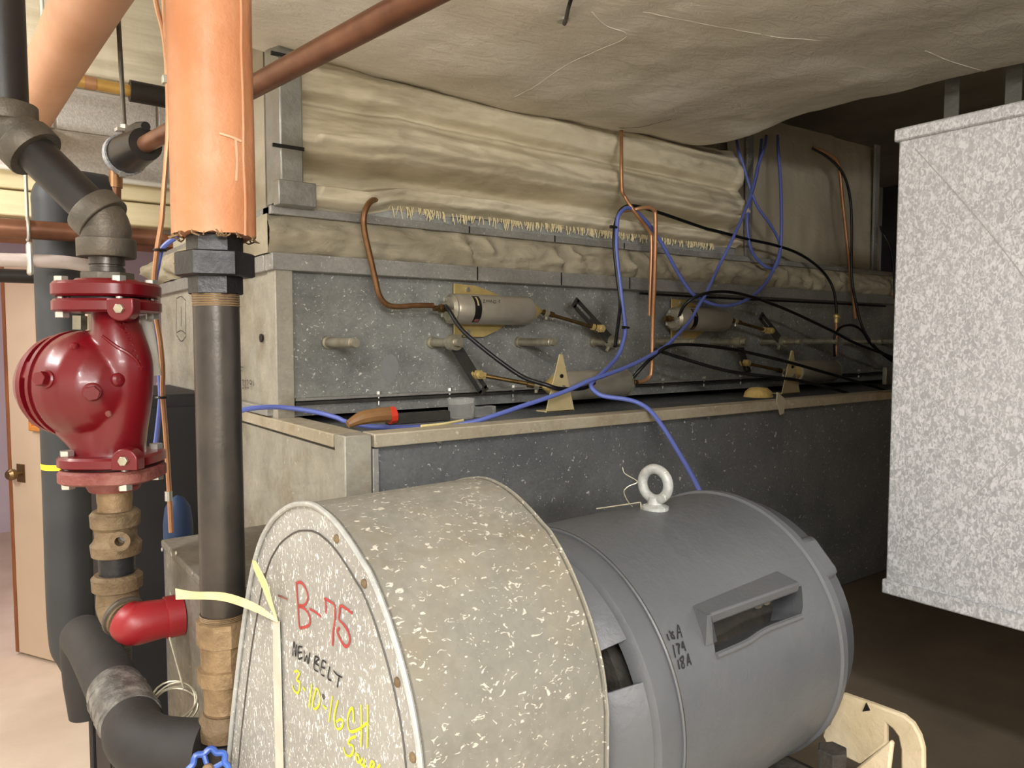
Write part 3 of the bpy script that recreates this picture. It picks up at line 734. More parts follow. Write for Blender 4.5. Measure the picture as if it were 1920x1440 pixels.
ys = onZ(845, 792, ZT+.001); tag(MB().tube([onZ(790, 799, ZT+.002), onZ(830, 795, ZT+.002), onZ(868, 788, ZT+.004)], .004, n=5).build('straw_scrap', 'masking'), 'pale yellow straw scrap on the casing lip', 'scrap')

# ================================================================== MOTOR
TH = rad(51.0); MA = FW*math.cos(TH) + RT*math.sin(TH)          # axis
MC = FRU(1.0, .0645, -.4765); MR = .217; ML = .374
MS = UP.cross(MA).normalized()
if MS.dot(-MC + CAM) < 0: MS = -MS                               # towards the viewer
motor = thing('electric_motor', V((MC + MA*.19).to_tuple()[:2] + (.88,)), 'large grey painted electric motor with lifting eye and side vent', 'motor')
def oncyl(px, py, r):
    d = ray(px, py).normalized(); o = CAM - MC
    dp = d - MA*d.dot(MA); op_ = o - MA*o.dot(MA)
    a = dp.dot(dp); b = 2*dp.dot(op_); c = op_.dot(op_) - r*r
    disc = max(0, b*b - 4*a*c); t = (-b - math.sqrt(disc))/(2*a); return CAM + d*t
def cylN(p):
    d = p - MC; d -= MA*d.dot(MA); return d.normalized()
def cylpt(s, n, r): return MC + MA*s + n*r
# frame shell with a vent cut through it
fr_prof = [(.0,.20),(.0,MR-.002),(.002,MR),(ML-.012,MR),(ML-.010,MR+.004),(ML+.002,MR+.004),(ML+.004,MR-.001),(ML+.004,.20)]
shell = MB().lathe(MC, MA, fr_prof, 96, False, u=UP).lathe(MC, MA, [(.0,.20),(ML+.004,.20)], 96, False, u=UP)
frame = shell.build('frame', 'motor_paint', motor, sharp=30)
v_tl, v_tr = oncyl(1333, 1168, MR), oncyl(1503, 1098, MR); v_br, v_bl = oncyl(1502, 1156, MR), oncyl(1342, 1230, MR)
cut = MB()
pin_, pout = [], []
for p in (v_tl, v_tr, v_br, v_bl):
    n_ = cylN(p); pin_.append(p - n_*.06); pout.append(p + n_*.04)
cut.add(pin_ + pout, [(0,1,2,3),(7,6,5,4),(0,4,5,1),(1,5,6,2),(2,6,7,3),(3,7,4,0)])
co_ = cut.build('cutter', 'motor_dark')
bo = frame.modifiers.new('b', 'BOOLEAN'); bo.object = co_; bo.operation = 'DIFFERENCE'; bo.solver = 'EXACT'
bpy.context.view_layer.update()
dg = bpy.context.evaluated_depsgraph_get()
nm = bpy.data.meshes.new_from_object(frame.evaluated_get(dg)); frame.modifiers.clear(); frame.data = nm
nm.set_sharp_from_angle(angle=rad(30))
bpy.data.objects.remove(co_)
# dark winding core inside
MB().lathe(MC, MA, [(-.04,.02),(-.04,.165),(ML+.02,.165),(ML+.02,.02)], 48).build('winding_core', 'motor_dark', motor)
wi = MB(); 
for k in range(2):
    q = (v_tl.lerp(v_tr, .66 + .10*k)); wi.cyl(q - cylN(q)*.03, q - cylN(q)*.040 + MA*.018, .007, n=10)
wi.build('winding_ends', 'steel_fit', motor)
# hood over the vent
h_tl, h_tr = oncyl(1297, 1133, MR), oncyl(1456, 1066, MR)
def lift(p, r): return p + cylN(p)*(r - MR)
e_l, e_r = oncyl(1326, 1154, MR+.020), oncyl(1502, 1092, MR+.020)
hm = MB()
n_l, n_r = cylN(e_l), cylN(e_r)
under_l, under_r = e_l - n_l*.004 + V((0,0,-.012)), e_r - n_r*.004 + V((0,0,-.012))
low_l = oncyl(1333, 1207, MR); low_r = oncyl(1503, 1110, MR)
base_l = cylpt((e_l-MC).dot(MA), cylN(v_tl), MR-.004); base_r = cylpt((e_r-MC).dot(MA), cylN(v_tr), MR-.004)
hl2 = h_tl - cylN(h_tl)*.002; hr2 = h_tr - cylN(h_tr)*.002
hm.add([hl2, hr2, e_r, e_l, under_r, under_l, base_r, base_l, low_l],
       [(0,1,2,3), (3,2,4,5), (5,4,6,7), (0,3,5,7), (1,6,4,2), (0,7,6,1)])
hm.build('vent_hood', 'motor_paint', motor, bevel=.003)
# side cheek at the left of the vent
ch = MB(); cl0 = h_tl; cl1 = e_l; cl2 = low_l + cylN(low_l)*.004; cl3 = low_l - MA*.012 + cylN(low_l)*.001
ch.add([cl0 - cylN(cl0)*.003, cl1, cl2, cl3, cl1 + MA*.008, cl2 + MA*.008], [(0,1,2,3), (1,4,5,2), (0,4,1), (0,3,2,5,4)])
ch.build('vent_cheek', 'motor_paint', motor)
MB().tube([v_bl + cylN(v_bl)*.0005, v_bl.lerp(v_br, .3) + cylN(v_bl)*.003, v_bl.lerp(v_br, .55) + cylN(v_bl)*.001 + V((0,0,.004)), v_br], .0045, n=8).build('vent_sill', 'motor_paint', motor)
# right end bell with lobes
rb = [(ML+.003,.20),(ML+.003,MR-.004),(ML+.018,MR-.004),(ML+.026,MR-.010),(ML+.060,MR-.016),(ML+.085,MR-.040),(ML+.10,.12),(ML+.105,0)]
MB().lathe(MC, MA, rb, 72, False, u=UP).build('end_bell', 'motor_paint', motor)
for a in (42, 138, 222, 318):
    d = UP*math.sin(rad(a)) + MS*math.cos(rad(a)); c = MC + MA*(ML+.028) + d*(MR-.022); tt = MA.cross(d)
    MB().obox(c, MA, d, tt, .026, .020, .036).build('bell_lug', 'motor_paint', motor, bevel=.012)
# left end bell: ring, rim and open windows
MB().lathe(MC, MA, [(.0,.20),(-.001,MR-.004),(-.012,MR-.003),(-.034,MR-.006),(-.040,MR-.014),(-.042,.19)], 72, False, u=UP).build('end_bell', 'motor_paint', motor)
for k in range(6):
    a0 = rad(k*60 + 6); a1 = a0 + rad(46)
    MB().lathe(MC, MA, [(-.040,MR-.013),(-.075,MR-.030),(-.105,.150),(-.112,.11)], 12, False, u=UP, arc=(a0, a1)).lathe(MC, MA, [(-.040,MR-.019),(-.072,MR-.036),(-.100,.148),(-.108,.11)], 12, False, u=UP, arc=(a0, a1)).build('bell_spoke', 'motor_paint', motor)
MB().lathe(MC, MA, [(-.10,.06),(-.10,.125),(-.125,.11),(-.13,.05),(-.13,0)], 40, False, u=UP).build('bell_hub', 'motor_paint', motor)
MB().cyl(MC - MA*.13, MC - MA*.20, .024, n=24).build('shaft', 'steel_pipe', motor)
# lifting eye
tp = MC + UP*MR
best = min([i*.002 for i in range(180)], key=lambda s: abs((lambda q: 960 + FPX*q.dot(RT)/(q.dot(FW)*math.cos(PITCH) - q.z*math.sin(PITCH)))(MC + MA*s + UP*MR - CAM) - 1228))
eb = MC + MA*best + UP*MR
EY = (FW*.88 - RT*.48).normalized()
EYA = (-FW*.70 - RT*.71).normalized()
MB().lathe(eb, UP, [(-.004,.021),(.004,.021),(.008,.012),(.018,.010)], 20).torus(eb + UP*.038, EYA, .0235, .0078, 36, 14).build('lifting_eye', 'galv_foot', motor)
# wire twisted on the eye
wp = lambda px, py: oncyl(px, py, MR+.002) if False else atF(px, py, (eb-CAM).dot(FW))
tag(MB().tube([wp(1167,876),(wp(1172,888)),wp(1195,903),wp(1178,912),wp(1170,922),wp(1176,938),wp(1186,950)], .0009, n=5).tube([wp(1118,954), wp(1160,948), wp(1201,942)], .0012, n=5).tube([wp(1201,942), wp(1203,958), wp(1208,967), wp(1215,966), wp(1214,952), wp(1207,946)], .0012, n=5).build('wire_clip', 'zinc_dull'), 'bent paper clip and loose wire beside the lifting eye', 'wire')
# rolled seam lines
MB().lathe(MC, MA, [(.001,MR+.0004),(.0018,MR+.0007),(.0026,MR+.0003)], 96, False, u=UP).build('seam_bead', 'motor_dark', motor)
tm = lambda cx, cy: oncyl(1220+cx/12, 1150+cy/12, MR)
strokes('handwriting', [[(360,470),(385,560),(420,615)],[(400,400),(440,450),(500,500),(530,560),(480,560),(450,500),(500,410)],[(600,580),(600,280),(640,350),(700,550)],[(600,440),(660,420)],
  [(495,715),(520,850),(550,1000)],[(560,705),(630,700),(620,800),(630,925)],[(700,790),(710,640),(740,720),(780,850)],[(700,770),(760,740)],
  [(600,1050),(620,1150),(640,1260)],[(725,960),(660,1020),(660,1060),(740,1140),(740,1220),(700,1220),(690,1150),(725,1060),(725,980)],[(820,1190),(830,920),(850,1000),(905,1160)],[(820,1100),(890,1080)]],
  tm, .0024, cylN, 'marker_black', motor)
# feet and slide base
base = thing('motor_base', V((MC + MA*.19).to_tuple()[:2] + (.61,)), 'cream painted steel slide base with rounded end plate under the motor', 'motor base')
zb = MC.z - MR - .012
for s in (.05, .30):
    for d in (-1, 1):
        MB().obox(MC + MA*s + MS*(.14*d) + UP*(-MR+.02), MA, MS, UP, .035, .06, .04).build('motor_foot', 'motor_dark', motor, bevel=.006)
PL = MC + MA*(ML+.075)
pp = lambda px, py: onP(px, py, PL, MA)
MB().prism([pp(1585,1296), pp(1640,1315), pp(1700,1337), pp(1718,1352), pp(1731,1375), pp(1738,1400), pp(1740,1600), pp(1696,1600), pp(1695,1400), pp(1690,1376), pp(1680,1362), pp(1668,1352), pp(1668,1390), pp(1618,1428), pp(1560,1400), pp(1548,1375), pp(1560,1330)], -MA*.012).build('end_plate', 'cream_paint', base, bevel=.003)
tri = pp(1632,1328)
MB().prism([pp(1632,1313), pp(1639,1327), pp(1625,1329)], -MA*.014).build('notch', 'label_black', base)
PM = MC + MA*(ML-.02); pm = lambda px, py: onP(px, py, PM, MA)
MB().prism([pm(1600,1445), pm(1640,1412), pm(1675,1384), pm(1679,1392), pm(1672,1450), pm(1660,1600), pm(1560,1600)], -MA*.010).build('side_gusset', 'cream_paint', base, bevel=.003)
bq = MC + MA*.19; bq.z = (.61 + zb)/2
MB().obox(V((bq.x, bq.y, zb-.03)) , MA, MS, UP, .27, .20, .028).build('slide_rail', 'motor_dark', base, bevel=.006)
MB().obox(V((bq.x, bq.y, (.611 + zb-.06)/2)), MA, MS, UP, .24, .17, (zb-.06-.611)/2).build('pedestal', 'cream_paint', base, bevel=.006)
MB().hexa(pm(1560, 1440) - UP*.0, UP, .03, .022).build('bolt', 'motor_dark', base)

# ================================================================== BELT GUARD
GTH = rad(50.0); GA = FW*math.cos(GTH) + RT*math.sin(GTH)
GC = FRU(.79, -.2195, -.39); GL = .236
outline = [(418,1500),(426,1440),(434,1351),(446,1244),(458,1153),(470,1079),(478,1045),(489,1011),(504,983),(516,968),(532,955),(545,948),(558,945),(577,945),(592,950),(605,959),(620,972),(638,993),(659,1023),(678,1054),(693,1079),(718,1140),(742,1214),(760,1281),(773,1342),(782,1397),(787,1440),(792,1500)]
gp = [onP(px, py, GC, GA) for px, py in outline]
gp[0].z = gp[0].z; gp = catmull(gp, 4)
zl = .72
gp = [V((gp[0].x, gp[0].y, zl)) + (gp[0]-gp[4])*.2*0] + gp + [V((gp[-1].x, gp[-1].y, zl))]
guard = thing('belt_guard', V((GC.x, GC.y, .61)), 'round topped galvanized belt guard covered in marker writing', 'belt guard')
n = len(gp)
gm = MB(); gm.add(gp + [p + GA*GL for p in gp], [(i, i+1, n+i+1, n+i) for i in range(n-1)])
gm.build('drum_sheet', 'galv_drum', guard)
MB().prism([p + GA*.004 for p in gp], GA*.003).build('face_sheet', 'galv_face', guard)
MB().prism([p + GA*(GL-.006) for p in gp], GA*.003).build('back_sheet', 'galv_drum', guard)
MB().tube([p + GA*.001 for p in gp], .0031, n=8, smooth=False).build('rolled_rim', 'galv_foot', guard)
MB().tube([p + GA*GL for p in gp], .002, n=6, smooth=False).build('rolled_rim', 'galv_drum', guard)
cen = sum(gp, V((0,0,0)))/n
inn = []
for p in gp:
    d = V((p.x, p.y, p.z)); c2 = V((GC.x, GC.y, min(p.z, GC.z))); v_ = c2 - p; inn.append(p + v_.normalized()*.030)
MB().tube([p + GA*.0035 for p in inn], .0011, n=5, smooth=False).build('face_seam', 'stencil', guard)
fg = MB()
NG = -GA
for px, py in ((632,1010),(684,1094),(746,1279),(775,1420)):
    q = onP(px, py, GC + GA*.004, GA); MB().lathe(q, NG, [(0,.0048),(.0015,.0046),(.003,.0025),(.0034,0)], 14).build('rivet', 'rust_iron', guard)
q = onP(607, 1306, GC + GA*.004, GA); MB().cyl(q, q + NG*.0007, .003, n=12).build('pin_hole', 'stencil', guard)
g1 = lambda cx, cy: onP(520+cx/9.6, 1040+cy/9.6, GC + GA*.004, GA)
g2 = lambda cx, cy: onP(520+cx/5.536, 1180+cy/5.536, GC + GA*.004, GA)
def c21(cx, cy): return ((cx/5.536)*9.6, (140 + cy/5.536)*9.6)
strokes('red_marker', [[(350,480),(365,700),(380,900),(390,1100),(410,1300),(450,1320)],[(370,500),(440,500),(510,590),(555,720),(545,840),(490,905),(400,910)],[(400,930),(500,970),(570,1060),(600,1170),(580,1260),(510,1300),(440,1310)],
  [(590,970),(690,1030),(800,1110)],[(890,1060),(885,900),(860,775)],[(860,780),(960,840),(1040,910),(1050,1100),(1030,1300),c21(585,20),c21(580,170)],
  [(1360,1050),(1250,970),(1150,920),(1130,1050),(1120,1160),(1200,1250),(1270,1350),(1300,1440),c21(760,100),c21(740,165),c21(700,165),c21(650,80),(1090,1380),(1130,1300)]], g1, .0038, NG, 'marker_red', guard)
strokes('red_marker_faint', [[(20,730),(100,760),(190,800)],[(-225,330),(-215,500),(-225,560)],[(-225,330),(-240,420)]], g1, .0030, NG, 'red_worn', guard)
strokes('black_marker', [[(165,275),(180,125),(195,280),(205,155)],[(265,180),(225,185),(225,300),(265,290)],[(225,240),(262,235)],[(285,215),(290,330),(310,270),(325,355),(345,240)],[(400,275),(388,400),(430,440)],[(400,275),(440,300),(400,345),(435,375),(440,430)],
  [(515,345),(475,325),(458,450),(495,485)],[(468,390),(500,400)],[(550,385),(532,500),(568,530)],[(590,425),(630,470),(680,495)],[(650,480),(628,600)]], g2, .0024, NG, 'marker_black', guard)
strokes('yellow_marker', [[(180,440),(215,430),(235,460),(205,520),(240,550),(235,620),(215,660),(180,630),(160,580)],[(270,600),(298,632)],[(365,565),(335,810)],[(410,610),(380,720),(375,800),(400,825),(440,780),(448,700),(430,630),(410,610)],[(480,790),(515,825)],[(578,690),(540,960)],
  [(635,740),(605,860),(600,960),(625,1030),(670,1020),(690,960),(660,930),(620,960)],[(800,970),(790,820),(755,850),(735,940),(745,1020),(775,1060),(850,1035),(950,960)],[(875,780),(880,1000),(875,1220)],[(945,780),(945,1000),(938,1230)],
  [(820,1110),(770,1130),(740,1180),(790,1210),(795,1260),(765,1310),(720,1300),(690,1220)],[(820,1290),(850,1310),(860,1370),(835,1370),(820,1310)],[(890,1330),(870,1390),(925,1420)],[(915,1340),(900,1450)],[(965,1450),(985,1370),(1015,1390),(990,1440)],[(1040,1450),(1075,1400)]], g2, .0031, NG, 'marker_yellow', guard)
for d in (-1, 1):
    gt = UP.cross(GA); MB().obox(V((GC.x, GC.y, .665)) + GA*GL*.5 + gt*.10*d, GA, gt, UP, .11, .02, .054).build('support_leg', 'dark_metal', guard)
# tape strip on the face, its top end peeled
tape = thing('tape_strip', onP(515, 1400, GC, GA), 'old cream tape strip peeling off the guard face', 'tape')
gf = lambda px, py, o=.0016: onP(px, py, GC, GA) + NG*o
def strip(ptsL, ptsR, o=0.002):
    m = MB(); L_ = catmull([V(p) for p in ptsL], 5); R_ = catmull([V(p) for p in ptsR], 5); k = len(L_)
    return m.add(L_ + R_ + [p + NG*.0008 for p in L_] + [p + NG*.0008 for p in R_], [(i, i+1, k+i+1, k+i) for i in range(k-1)] + [(2*k+i, 3*k+i, 3*k+i+1, 2*k+i+1) for i in range(k-1)] + [(i, 2*k+i, 2*k+i+1, i+1) for i in range(k-1)] + [(k+i, k+i+1, 3*k+i+1, 3*k+i) for i in range(k-1)])
strip([gf(511,1160,-.001), gf(512,1260,-.001), gf(514,1350,-.001), gf(517,1470,-.001)], [gf(523,1165,-.001), gf(526,1260,-.001), gf(528,1350,-.001), gf(531,1470,-.001)]).build('stuck_part', 'old_tape', tape)
strip([gf(519,1160,.001), gf(514,1130,.006), gf(508,1090,.012), gf(505,1062,.018), gf(508,1043,.022)], [gf(523,1165,.001), gf(521,1130,.006), gf(520,1090,.012), gf(518,1065,.018), gf(514,1045,.022)]).build('peeled_end', 'masking', tape)
strip([gf(519,1158,.001), gf(500,1125,.015), gf(475,1100,.035), gf(445,1092,.055), gf(424,1084,.065)], [gf(522,1166,.001), gf(498,1140,.015), gf(472,1115,.035), gf(443,1106,.055), gf(425,1104,.065)]).build('peeled_end', 'masking', tape)

# ================================================================== BRIGHT GALVANIZED BOX at right
gx = onX(1675, 700, 1.0).x
BX = 1.31
tl_ = onX(1686, 240, BX); bl_ = onX(1662, 1108, BX)
yb_, zt_, zb_ = tl_.y, tl_.z, bl_.z
gbx = thing('metal_box', (1.6, .3, zb_), 'bright spangled galvanized box hanging at the edge of the walkway', 'metal box')
MB().box(BX, BX+.55, -2.3, yb_, zb_, zt_).build('box_body', 'galv_bright', gbx, bevel=.003)  # lengthened out of view to block light from the right end
MB().box(BX-.006, BX+.55, -2.3, yb_+.006, zt_-.024, zt_-.002).build('top_flange', 'galv_bright', gbx, bevel=.003)
MB().box(BX-.006, BX+.55, -2.3, yb_+.004, zb_-.004, zb_+.022).build('bottom_flange', 'galv_bright', gbx, bevel=.003)
sbx = lambda a, b: onX(a, b, BX)
for L_ in ([(1716,278),(1838,415),(1960,570)], [(1736,1020),(1830,928),(1960,802)]):
    MB().ribbon([sbx(*p) for p in L_], .0012, NX, .0008).build('cross_break', 'crease_grey', gbx, flat=True)
for dx in (.08, .45):
    for yy in (-1.4, .30): MB().cyl(V((BX+dx, yy, zt_-.005)), V((BX+dx, yy, 2.352)), .005, n=8).build('hanger_rod', 'zinc', gbx)

# ================================================================== ORANGE / STEEL RISER PIPE
PX, PY = FRU(1.05, -.4176, 0).xy
def pz(y, px=410): return atF(px, y, 1.05).z
rp = thing('steel_riser_pipe', (PX, PY, .95), 'dark steel riser pipe with black hex union and brown fittings below orange wrap', 'pipe')
c_ = lambda z: V((PX, PY, z))
MB().cyl(c_(pz(1160)), c_(pz(545)), .031, n=40).build('pipe', 'steel_pipe', rp)
for y0_, st_, nn_ in ((552, 4.5, 5), (1146, 3, 6)):
    MB().lathe(c_(pz(y0_+st_*nn_)), UP, [((pz(y0_)-pz(y0_+st_*nn_))*i/(4*nn_), .0314 + .0007*math.cos(i*math.pi/2)) for i in range(4*nn_+1)], 40, False).build('pipe_thread', 'rust_brass', rp)
hr = YAW + .30
MB().hexa(c_(pz(478)), UP, pz(442)-pz(478), .0375, rot=hr).build('union_nut', 'black_iron', rp, sharp=20)
MB().hexa(c_(pz(520)), UP, pz(474)-pz(520), .0525, rot=hr+.05).build('union_ring', 'black_iron', rp, sharp=20)
MB().hexa(c_(pz(553)), UP, pz(518)-pz(553), .0365, rot=hr-.05).build('union_nut', 'black_iron', rp, sharp=20)
u_ = MB().lathe(c_(pz(1275)), UP, [(0,.034),(.0015,.0375),(pz(1246)-pz(1275),.0375),(pz(1244.5)-pz(1275),.0325),(pz(1203)-pz(1275),.0325),(pz(1201)-pz(1275),.0375),(pz(1159)-pz(1275),.0375),(pz(1157)-pz(1275),.033)], 10)
u_.build('brown_union', 'rust_brass', rp)
n2 = MB().lathe(c_(pz(1345)), UP, [(0,.0285),(.008,.0300),(.012,.0285),(.016,.0300),(.020,.0288),(.05,.0300),(.054,.031),(pz(1270)-pz(1345),.031)], 36)
n2.build('nipple', 'rust_brass', rp)
MB().lathe(c_(pz(1378)), UP, [(0,.030),(.004,.038),(.022,.040),(.03,.037),(pz(1330)-pz(1378),.031)], 36).build('fitting_cup', 'rust_iron', rp)
MB().lathe(c_(pz(1378)-.14), UP, [(0,.030),(.04,.038),(.12,.036),(.141,.0385)], 36).build('tee_body', 'black_iron', rp)
MB().cyl(c_(pz(1378)-.13), c_(.611), .030, n=28).build('lower_pipe', 'steel_pipe', rp)
ow = thing('orange_pipe_wrap', (PX, PY, pz(442)), 'bright orange painted insulation around the steel riser pipe', 'pipe insulation')
def wrapf(u, v):
    a = u*2*math.pi; z0 = pz(444) + .004*noise.noise(V((math.cos(a)*5, math.sin(a)*5, 1)))
    z = z0 + v*(3.06 - z0)
    r = .0555 + .0012*noise.noise(V((math.cos(a)*2, math.sin(a)*2, z*4))) + .0005*noise.noise(V((math.cos(a)*9, math.sin(a)*9, z*20)))
    return V((PX + r*math.cos(a), PY + r*math.sin(a), z))
MB().grid(wrapf, 64, 90).lathe(c_(pz(444)+.002), UP, [(0,.055),(.0005,.03)], 48, False).build('wrap', 'orange_wrap', ow, sharp=60)
sa = (-FW + RT*2.3).normalized()
MB().tube([c_(z) + sa*.0562 + RT*.0006*math.sin(z*50) for z in [pz(446) + i*.05 for i in range(22)]], .0022, n=6).build('lap_seam', 'orange_wrap', ow)
fr_ = MB()
for i in range(46):
    a = rnd.random()*6.28; r = .054; p = V((PX + r*math.cos(a), PY + r*math.sin(a), pz(444)+.004))
    fr_.tube([p, p + V((rnd.uniform(-.004,.004), rnd.uniform(-.004,.004), -.006)), p + V((rnd.uniform(-.008,.008), rnd.uniform(-.008,.008), -.009))], .0012, n=4, k=2)
fr_.build('frayed_edge', 'rust_brass', ow, kind='stuff')
MB().cyl(c_(pz(446)), c_(3.06), .031, n=24).build('inner_pipe', 'steel_pipe', ow)

def onwrap(px, py, r=.0558):
    d = ray(px, py); a = d.x*d.x + d.y*d.y; b = -2*(d.x*PX + d.y*PY); c = PX*PX + PY*PY - r*r
    t = (-b - math.sqrt(max(0, b*b - 4*a*c)))/(2*a); return CAM + d*t
wn = lambda p: V((p.x-PX, p.y-PY, 0)).normalized()
strokes('paint_drip', [[(411,250),(433,257),(452,265)],[(441,262),(443,300),(442,339)]], onwrap, .0042, wn, 'drip_paint', ow, .0012)

# ================================================================== BLACK OFFSET PIPE AND RED PUMP
QF = 1.3; QR = -.7055
QX, QY = FRU(QF, QR, 0).xy
def qz(y): return atF(212, y, QF).z
q_ = lambda z, dx=0, df=0: V((QX, QY, z)) + RT*dx + FW*df
off = thing('black_offset_pipe', (QX, QY, qz(525)), 'black pipe jogging down to the red pump through two elbow fittings', 'pipe')
k0 = q_(qz(432)); 
kA = atF(182, 402, QF); kB = atF(46, 268, QF); kT = V((kB.x, kB.y, 0)) - RT*.030; kT = V((kT.x, kT.y, qz(215)))
KT2 = V((kT.x, kT.y, 3.06))
MB().cyl(kT, KT2, .0345, n=32).build('pipe', 'black_pipe', off)
MB().cyl(kB + (kB-kA)*.05, kA + (kA-kB)*.08, .0335, n=32).build('pipe', 'black_pipe', off)
def elbow45(p_in, d_in, p_out, d_out, r, name, mat, par):
    """sleeve fitting: bodies along both runs, swollen middle, banded mouths"""
    m_ = MB(); mid = (p_in + p_out)/2
    m_.tube([p_in, p_in + d_in*.012, mid + (d_in - d_out)*.008, p_out - d_out*.012, p_out], [r*1.15, r*1.15, r*1.24, r*1.15, r*1.15], n=28, k=8)
    o = m_.build(name, mat, par, sharp=50)
    for p_, d_ in ((p_in, d_in), (p_out, -d_out)):
        MB().lathe(p_, d_, [(-.016,r*1.06),(-.016,r*1.36),(-.014,r*1.40),(.014,r*1.40),(.0155,r*1.36),(.0155,r*1.1)], 28).build('fitting_band', mat, o)
dD = (kA - kB).normalized()
elbow45(V((kT.x, kT.y, qz(214))), V((0,0,-1)), kB + dD*.012, dD, .0345, 'elbow_fitting', 'steel_fit', off)
elbow45(kA + dD*.002, dD, q_(qz(466)), V((0,0,-1)), .0335, 'elbow_fitting', 'steel_fit', off)
nip = MB().lathe(q_(qz(525)), UP, [(0,.027),(qz(512)-qz(525),.027),(qz(511)-qz(525),.0285),(qz(503)-qz(525),.0285),(qz(502)-qz(525),.026),(qz(498)-qz(525),.026),(qz(497)-qz(525),.0285),(qz(470)-qz(525),.0285)], 32)
nip.build('threaded_nipple', 'steel_pipe', off)
MB().hexa(q_(qz(531)), UP, qz(512)-qz(531), .044, n=8, rot=.3).build('bushing', 'steel_fit', off)

pump = thing('red_pump', (QX, QY, qz(900)), 'glossy red inline pump with bolted flanges', 'pump')
UW = UP.cross(RT)
FU = (RT*.9 + FW*.1).normalized()
def flange(z0, z1, r, mat, name, hub=None):
    h = z1 - z0
    return MB().lathe(q_(z0), UP, [(0,r*.93),(h*.15,r),(h*.8,r),(h,r*.95)], 48, True, sq=3.0, u=RT).build(name, mat, pump, sharp=30)
flange(qz(559), qz(531), .078, 'red_paint', 'flange')
MB().lathe(q_(qz(537)), UP, [(0,.06),(qz(525)-qz(537),.05)], 32).build('flange_collar', 'red_paint', pump)
flange(qz(587), qz(563), .078, 'red_paint', 'flange')
flange(qz(869), qz(848), .078, 'red_paint', 'flange')
flange(qz(898), qz(873), .078, 'red_worn', 'flange')
MB().lathe(q_(qz(918)), UP, [(0,.040),(.008,.044),(qz(895)-qz(918),.046)], 32).build('flange_collar', 'red_worn', pump)
for zz in ((qz(563), qz(559)), (qz(873), qz(869))): MB().cyl(q_(zz[0]-.001), q_(zz[1]+.001), .062, n=32).build('gasket', 'label_black', pump)
for (za, zb2) in ((593, 526), (903, 842)):
    for (a, b) in ((1,1),(1,-1),(-1,1),(-1,-1)):
        c = q_(0, a*.052 + b*.003, b*.050 - a*.006)
        m_ = MB().cyl(V((c.x, c.y, qz(za)-.002)), V((c.x, c.y, qz(zb2)+.002)), .0058, n=12)
        m_.hexa(V((c.x, c.y, qz(zb2)-.006)), UP, .010, .0115).hexa(V((c.x, c.y, qz(za)-.004)), UP, .011, .0115)
        m_.build('flange_bolt', 'zinc', pump)
for yy in (577, 861):
    cc = atF(228 if yy < 700 else 236, yy + 2, QF-.072)
    sg = 1 if yy < 700 else -1; zf = (qz(563.5) if sg > 0 else qz(868)) - cc.z
    hd = [cc + RT*-.022 + UP*zf] + [cc + RT*(-.022*math.cos(t_)) - UP*(sg*.020*math.sin(t_)) for t_ in [k*math.pi/12 for k in range(13)]] + [cc + RT*.022 + UP*zf]
    MB().prism([p + FW*.02 for p in hd], -FW*.026).build('flange_boss', 'red_paint', pump, bevel=.002)
    MB().hexa(cc - FW*.006, -FW, .006, .008).build('gauge_plug', 'zinc_dull', pump)
# volute body: lathe along the motor axis plus the inline passage, merged by remesh
PM_ = (FW*.36 - RT*.93).normalized()
pcn = atF(181, 722, QF - .005)
vol = MB()
vol.lathe(pcn, PM_, [(-.084,0),(-.081,.028),(-.069,.054),(-.048,.077),(-.020,.091),(.010,.096),(.032,.095),(.047,.089),(.049,0)], 64)
pt = lambda px, py, df=0: atF(px, py, QF + df)
vol.tube([pt(214,566), pt(216,590), pt(222,630,-.012), pt(231,680,-.014), pt(230,735,-.01), pt(221,800,-.006), pt(213,840), pt(213,862)], [.038,.037,.041,.047,.048,.048,.053,.055], n=40, k=8)
vol.tube([pt(150,770), pt(185,805), pt(205,845)], [.055,.055,.052], n=32, k=8)
from mathutils.bvhtree import BVHTree
VB = BVHTree.FromPolygons([V(p) for p in vol.v], vol.f)
def vhit(px, py):
    h = VB.ray_cast(CAM, ray(px, py).normalized()); return (h[0], (h[1] if h[1].dot(ray(px, py)) < 0 else -h[1])) if h[0] else (None, None)
body = vol.build('volute', 'red_paint', pump, sharp=180)
rm = body.modifiers.new('remesh', 'REMESH'); rm.mode = 'VOXEL'; rm.voxel_size = .0032; rm.use_smooth_shade = True
sm = body.modifiers.new('smooth', 'SMOOTH'); sm.factor = .6; sm.iterations = 9
# raised rib where the neck meets the volute
rib = [vhit(*p)[0] for p in ((192,630),(205,640),(222,652),(240,662),(256,676),(266,692))]
MB().tube([p for p in rib if p], [.0022,.0032,.003,.0018], n=8).build('casting_rib', 'red_paint', pump)
for k in range(9):
    px_, py_ = 229 + k*4.3, 606 + k*10.2
    L3 = [vhit(px_ + a, py_ + b)[0] for a, b in random.choice((((-4,-2),(3,-3),(4,2),(-3,3)), ((-4,2),(0,-3),(4,1)), ((4,-3),(-3,-1),(-2,3),(4,3))))]
    if all(L3): MB().tube(L3, .0013, n=5, k=3).build('cast_letter', 'red_paint', pump)
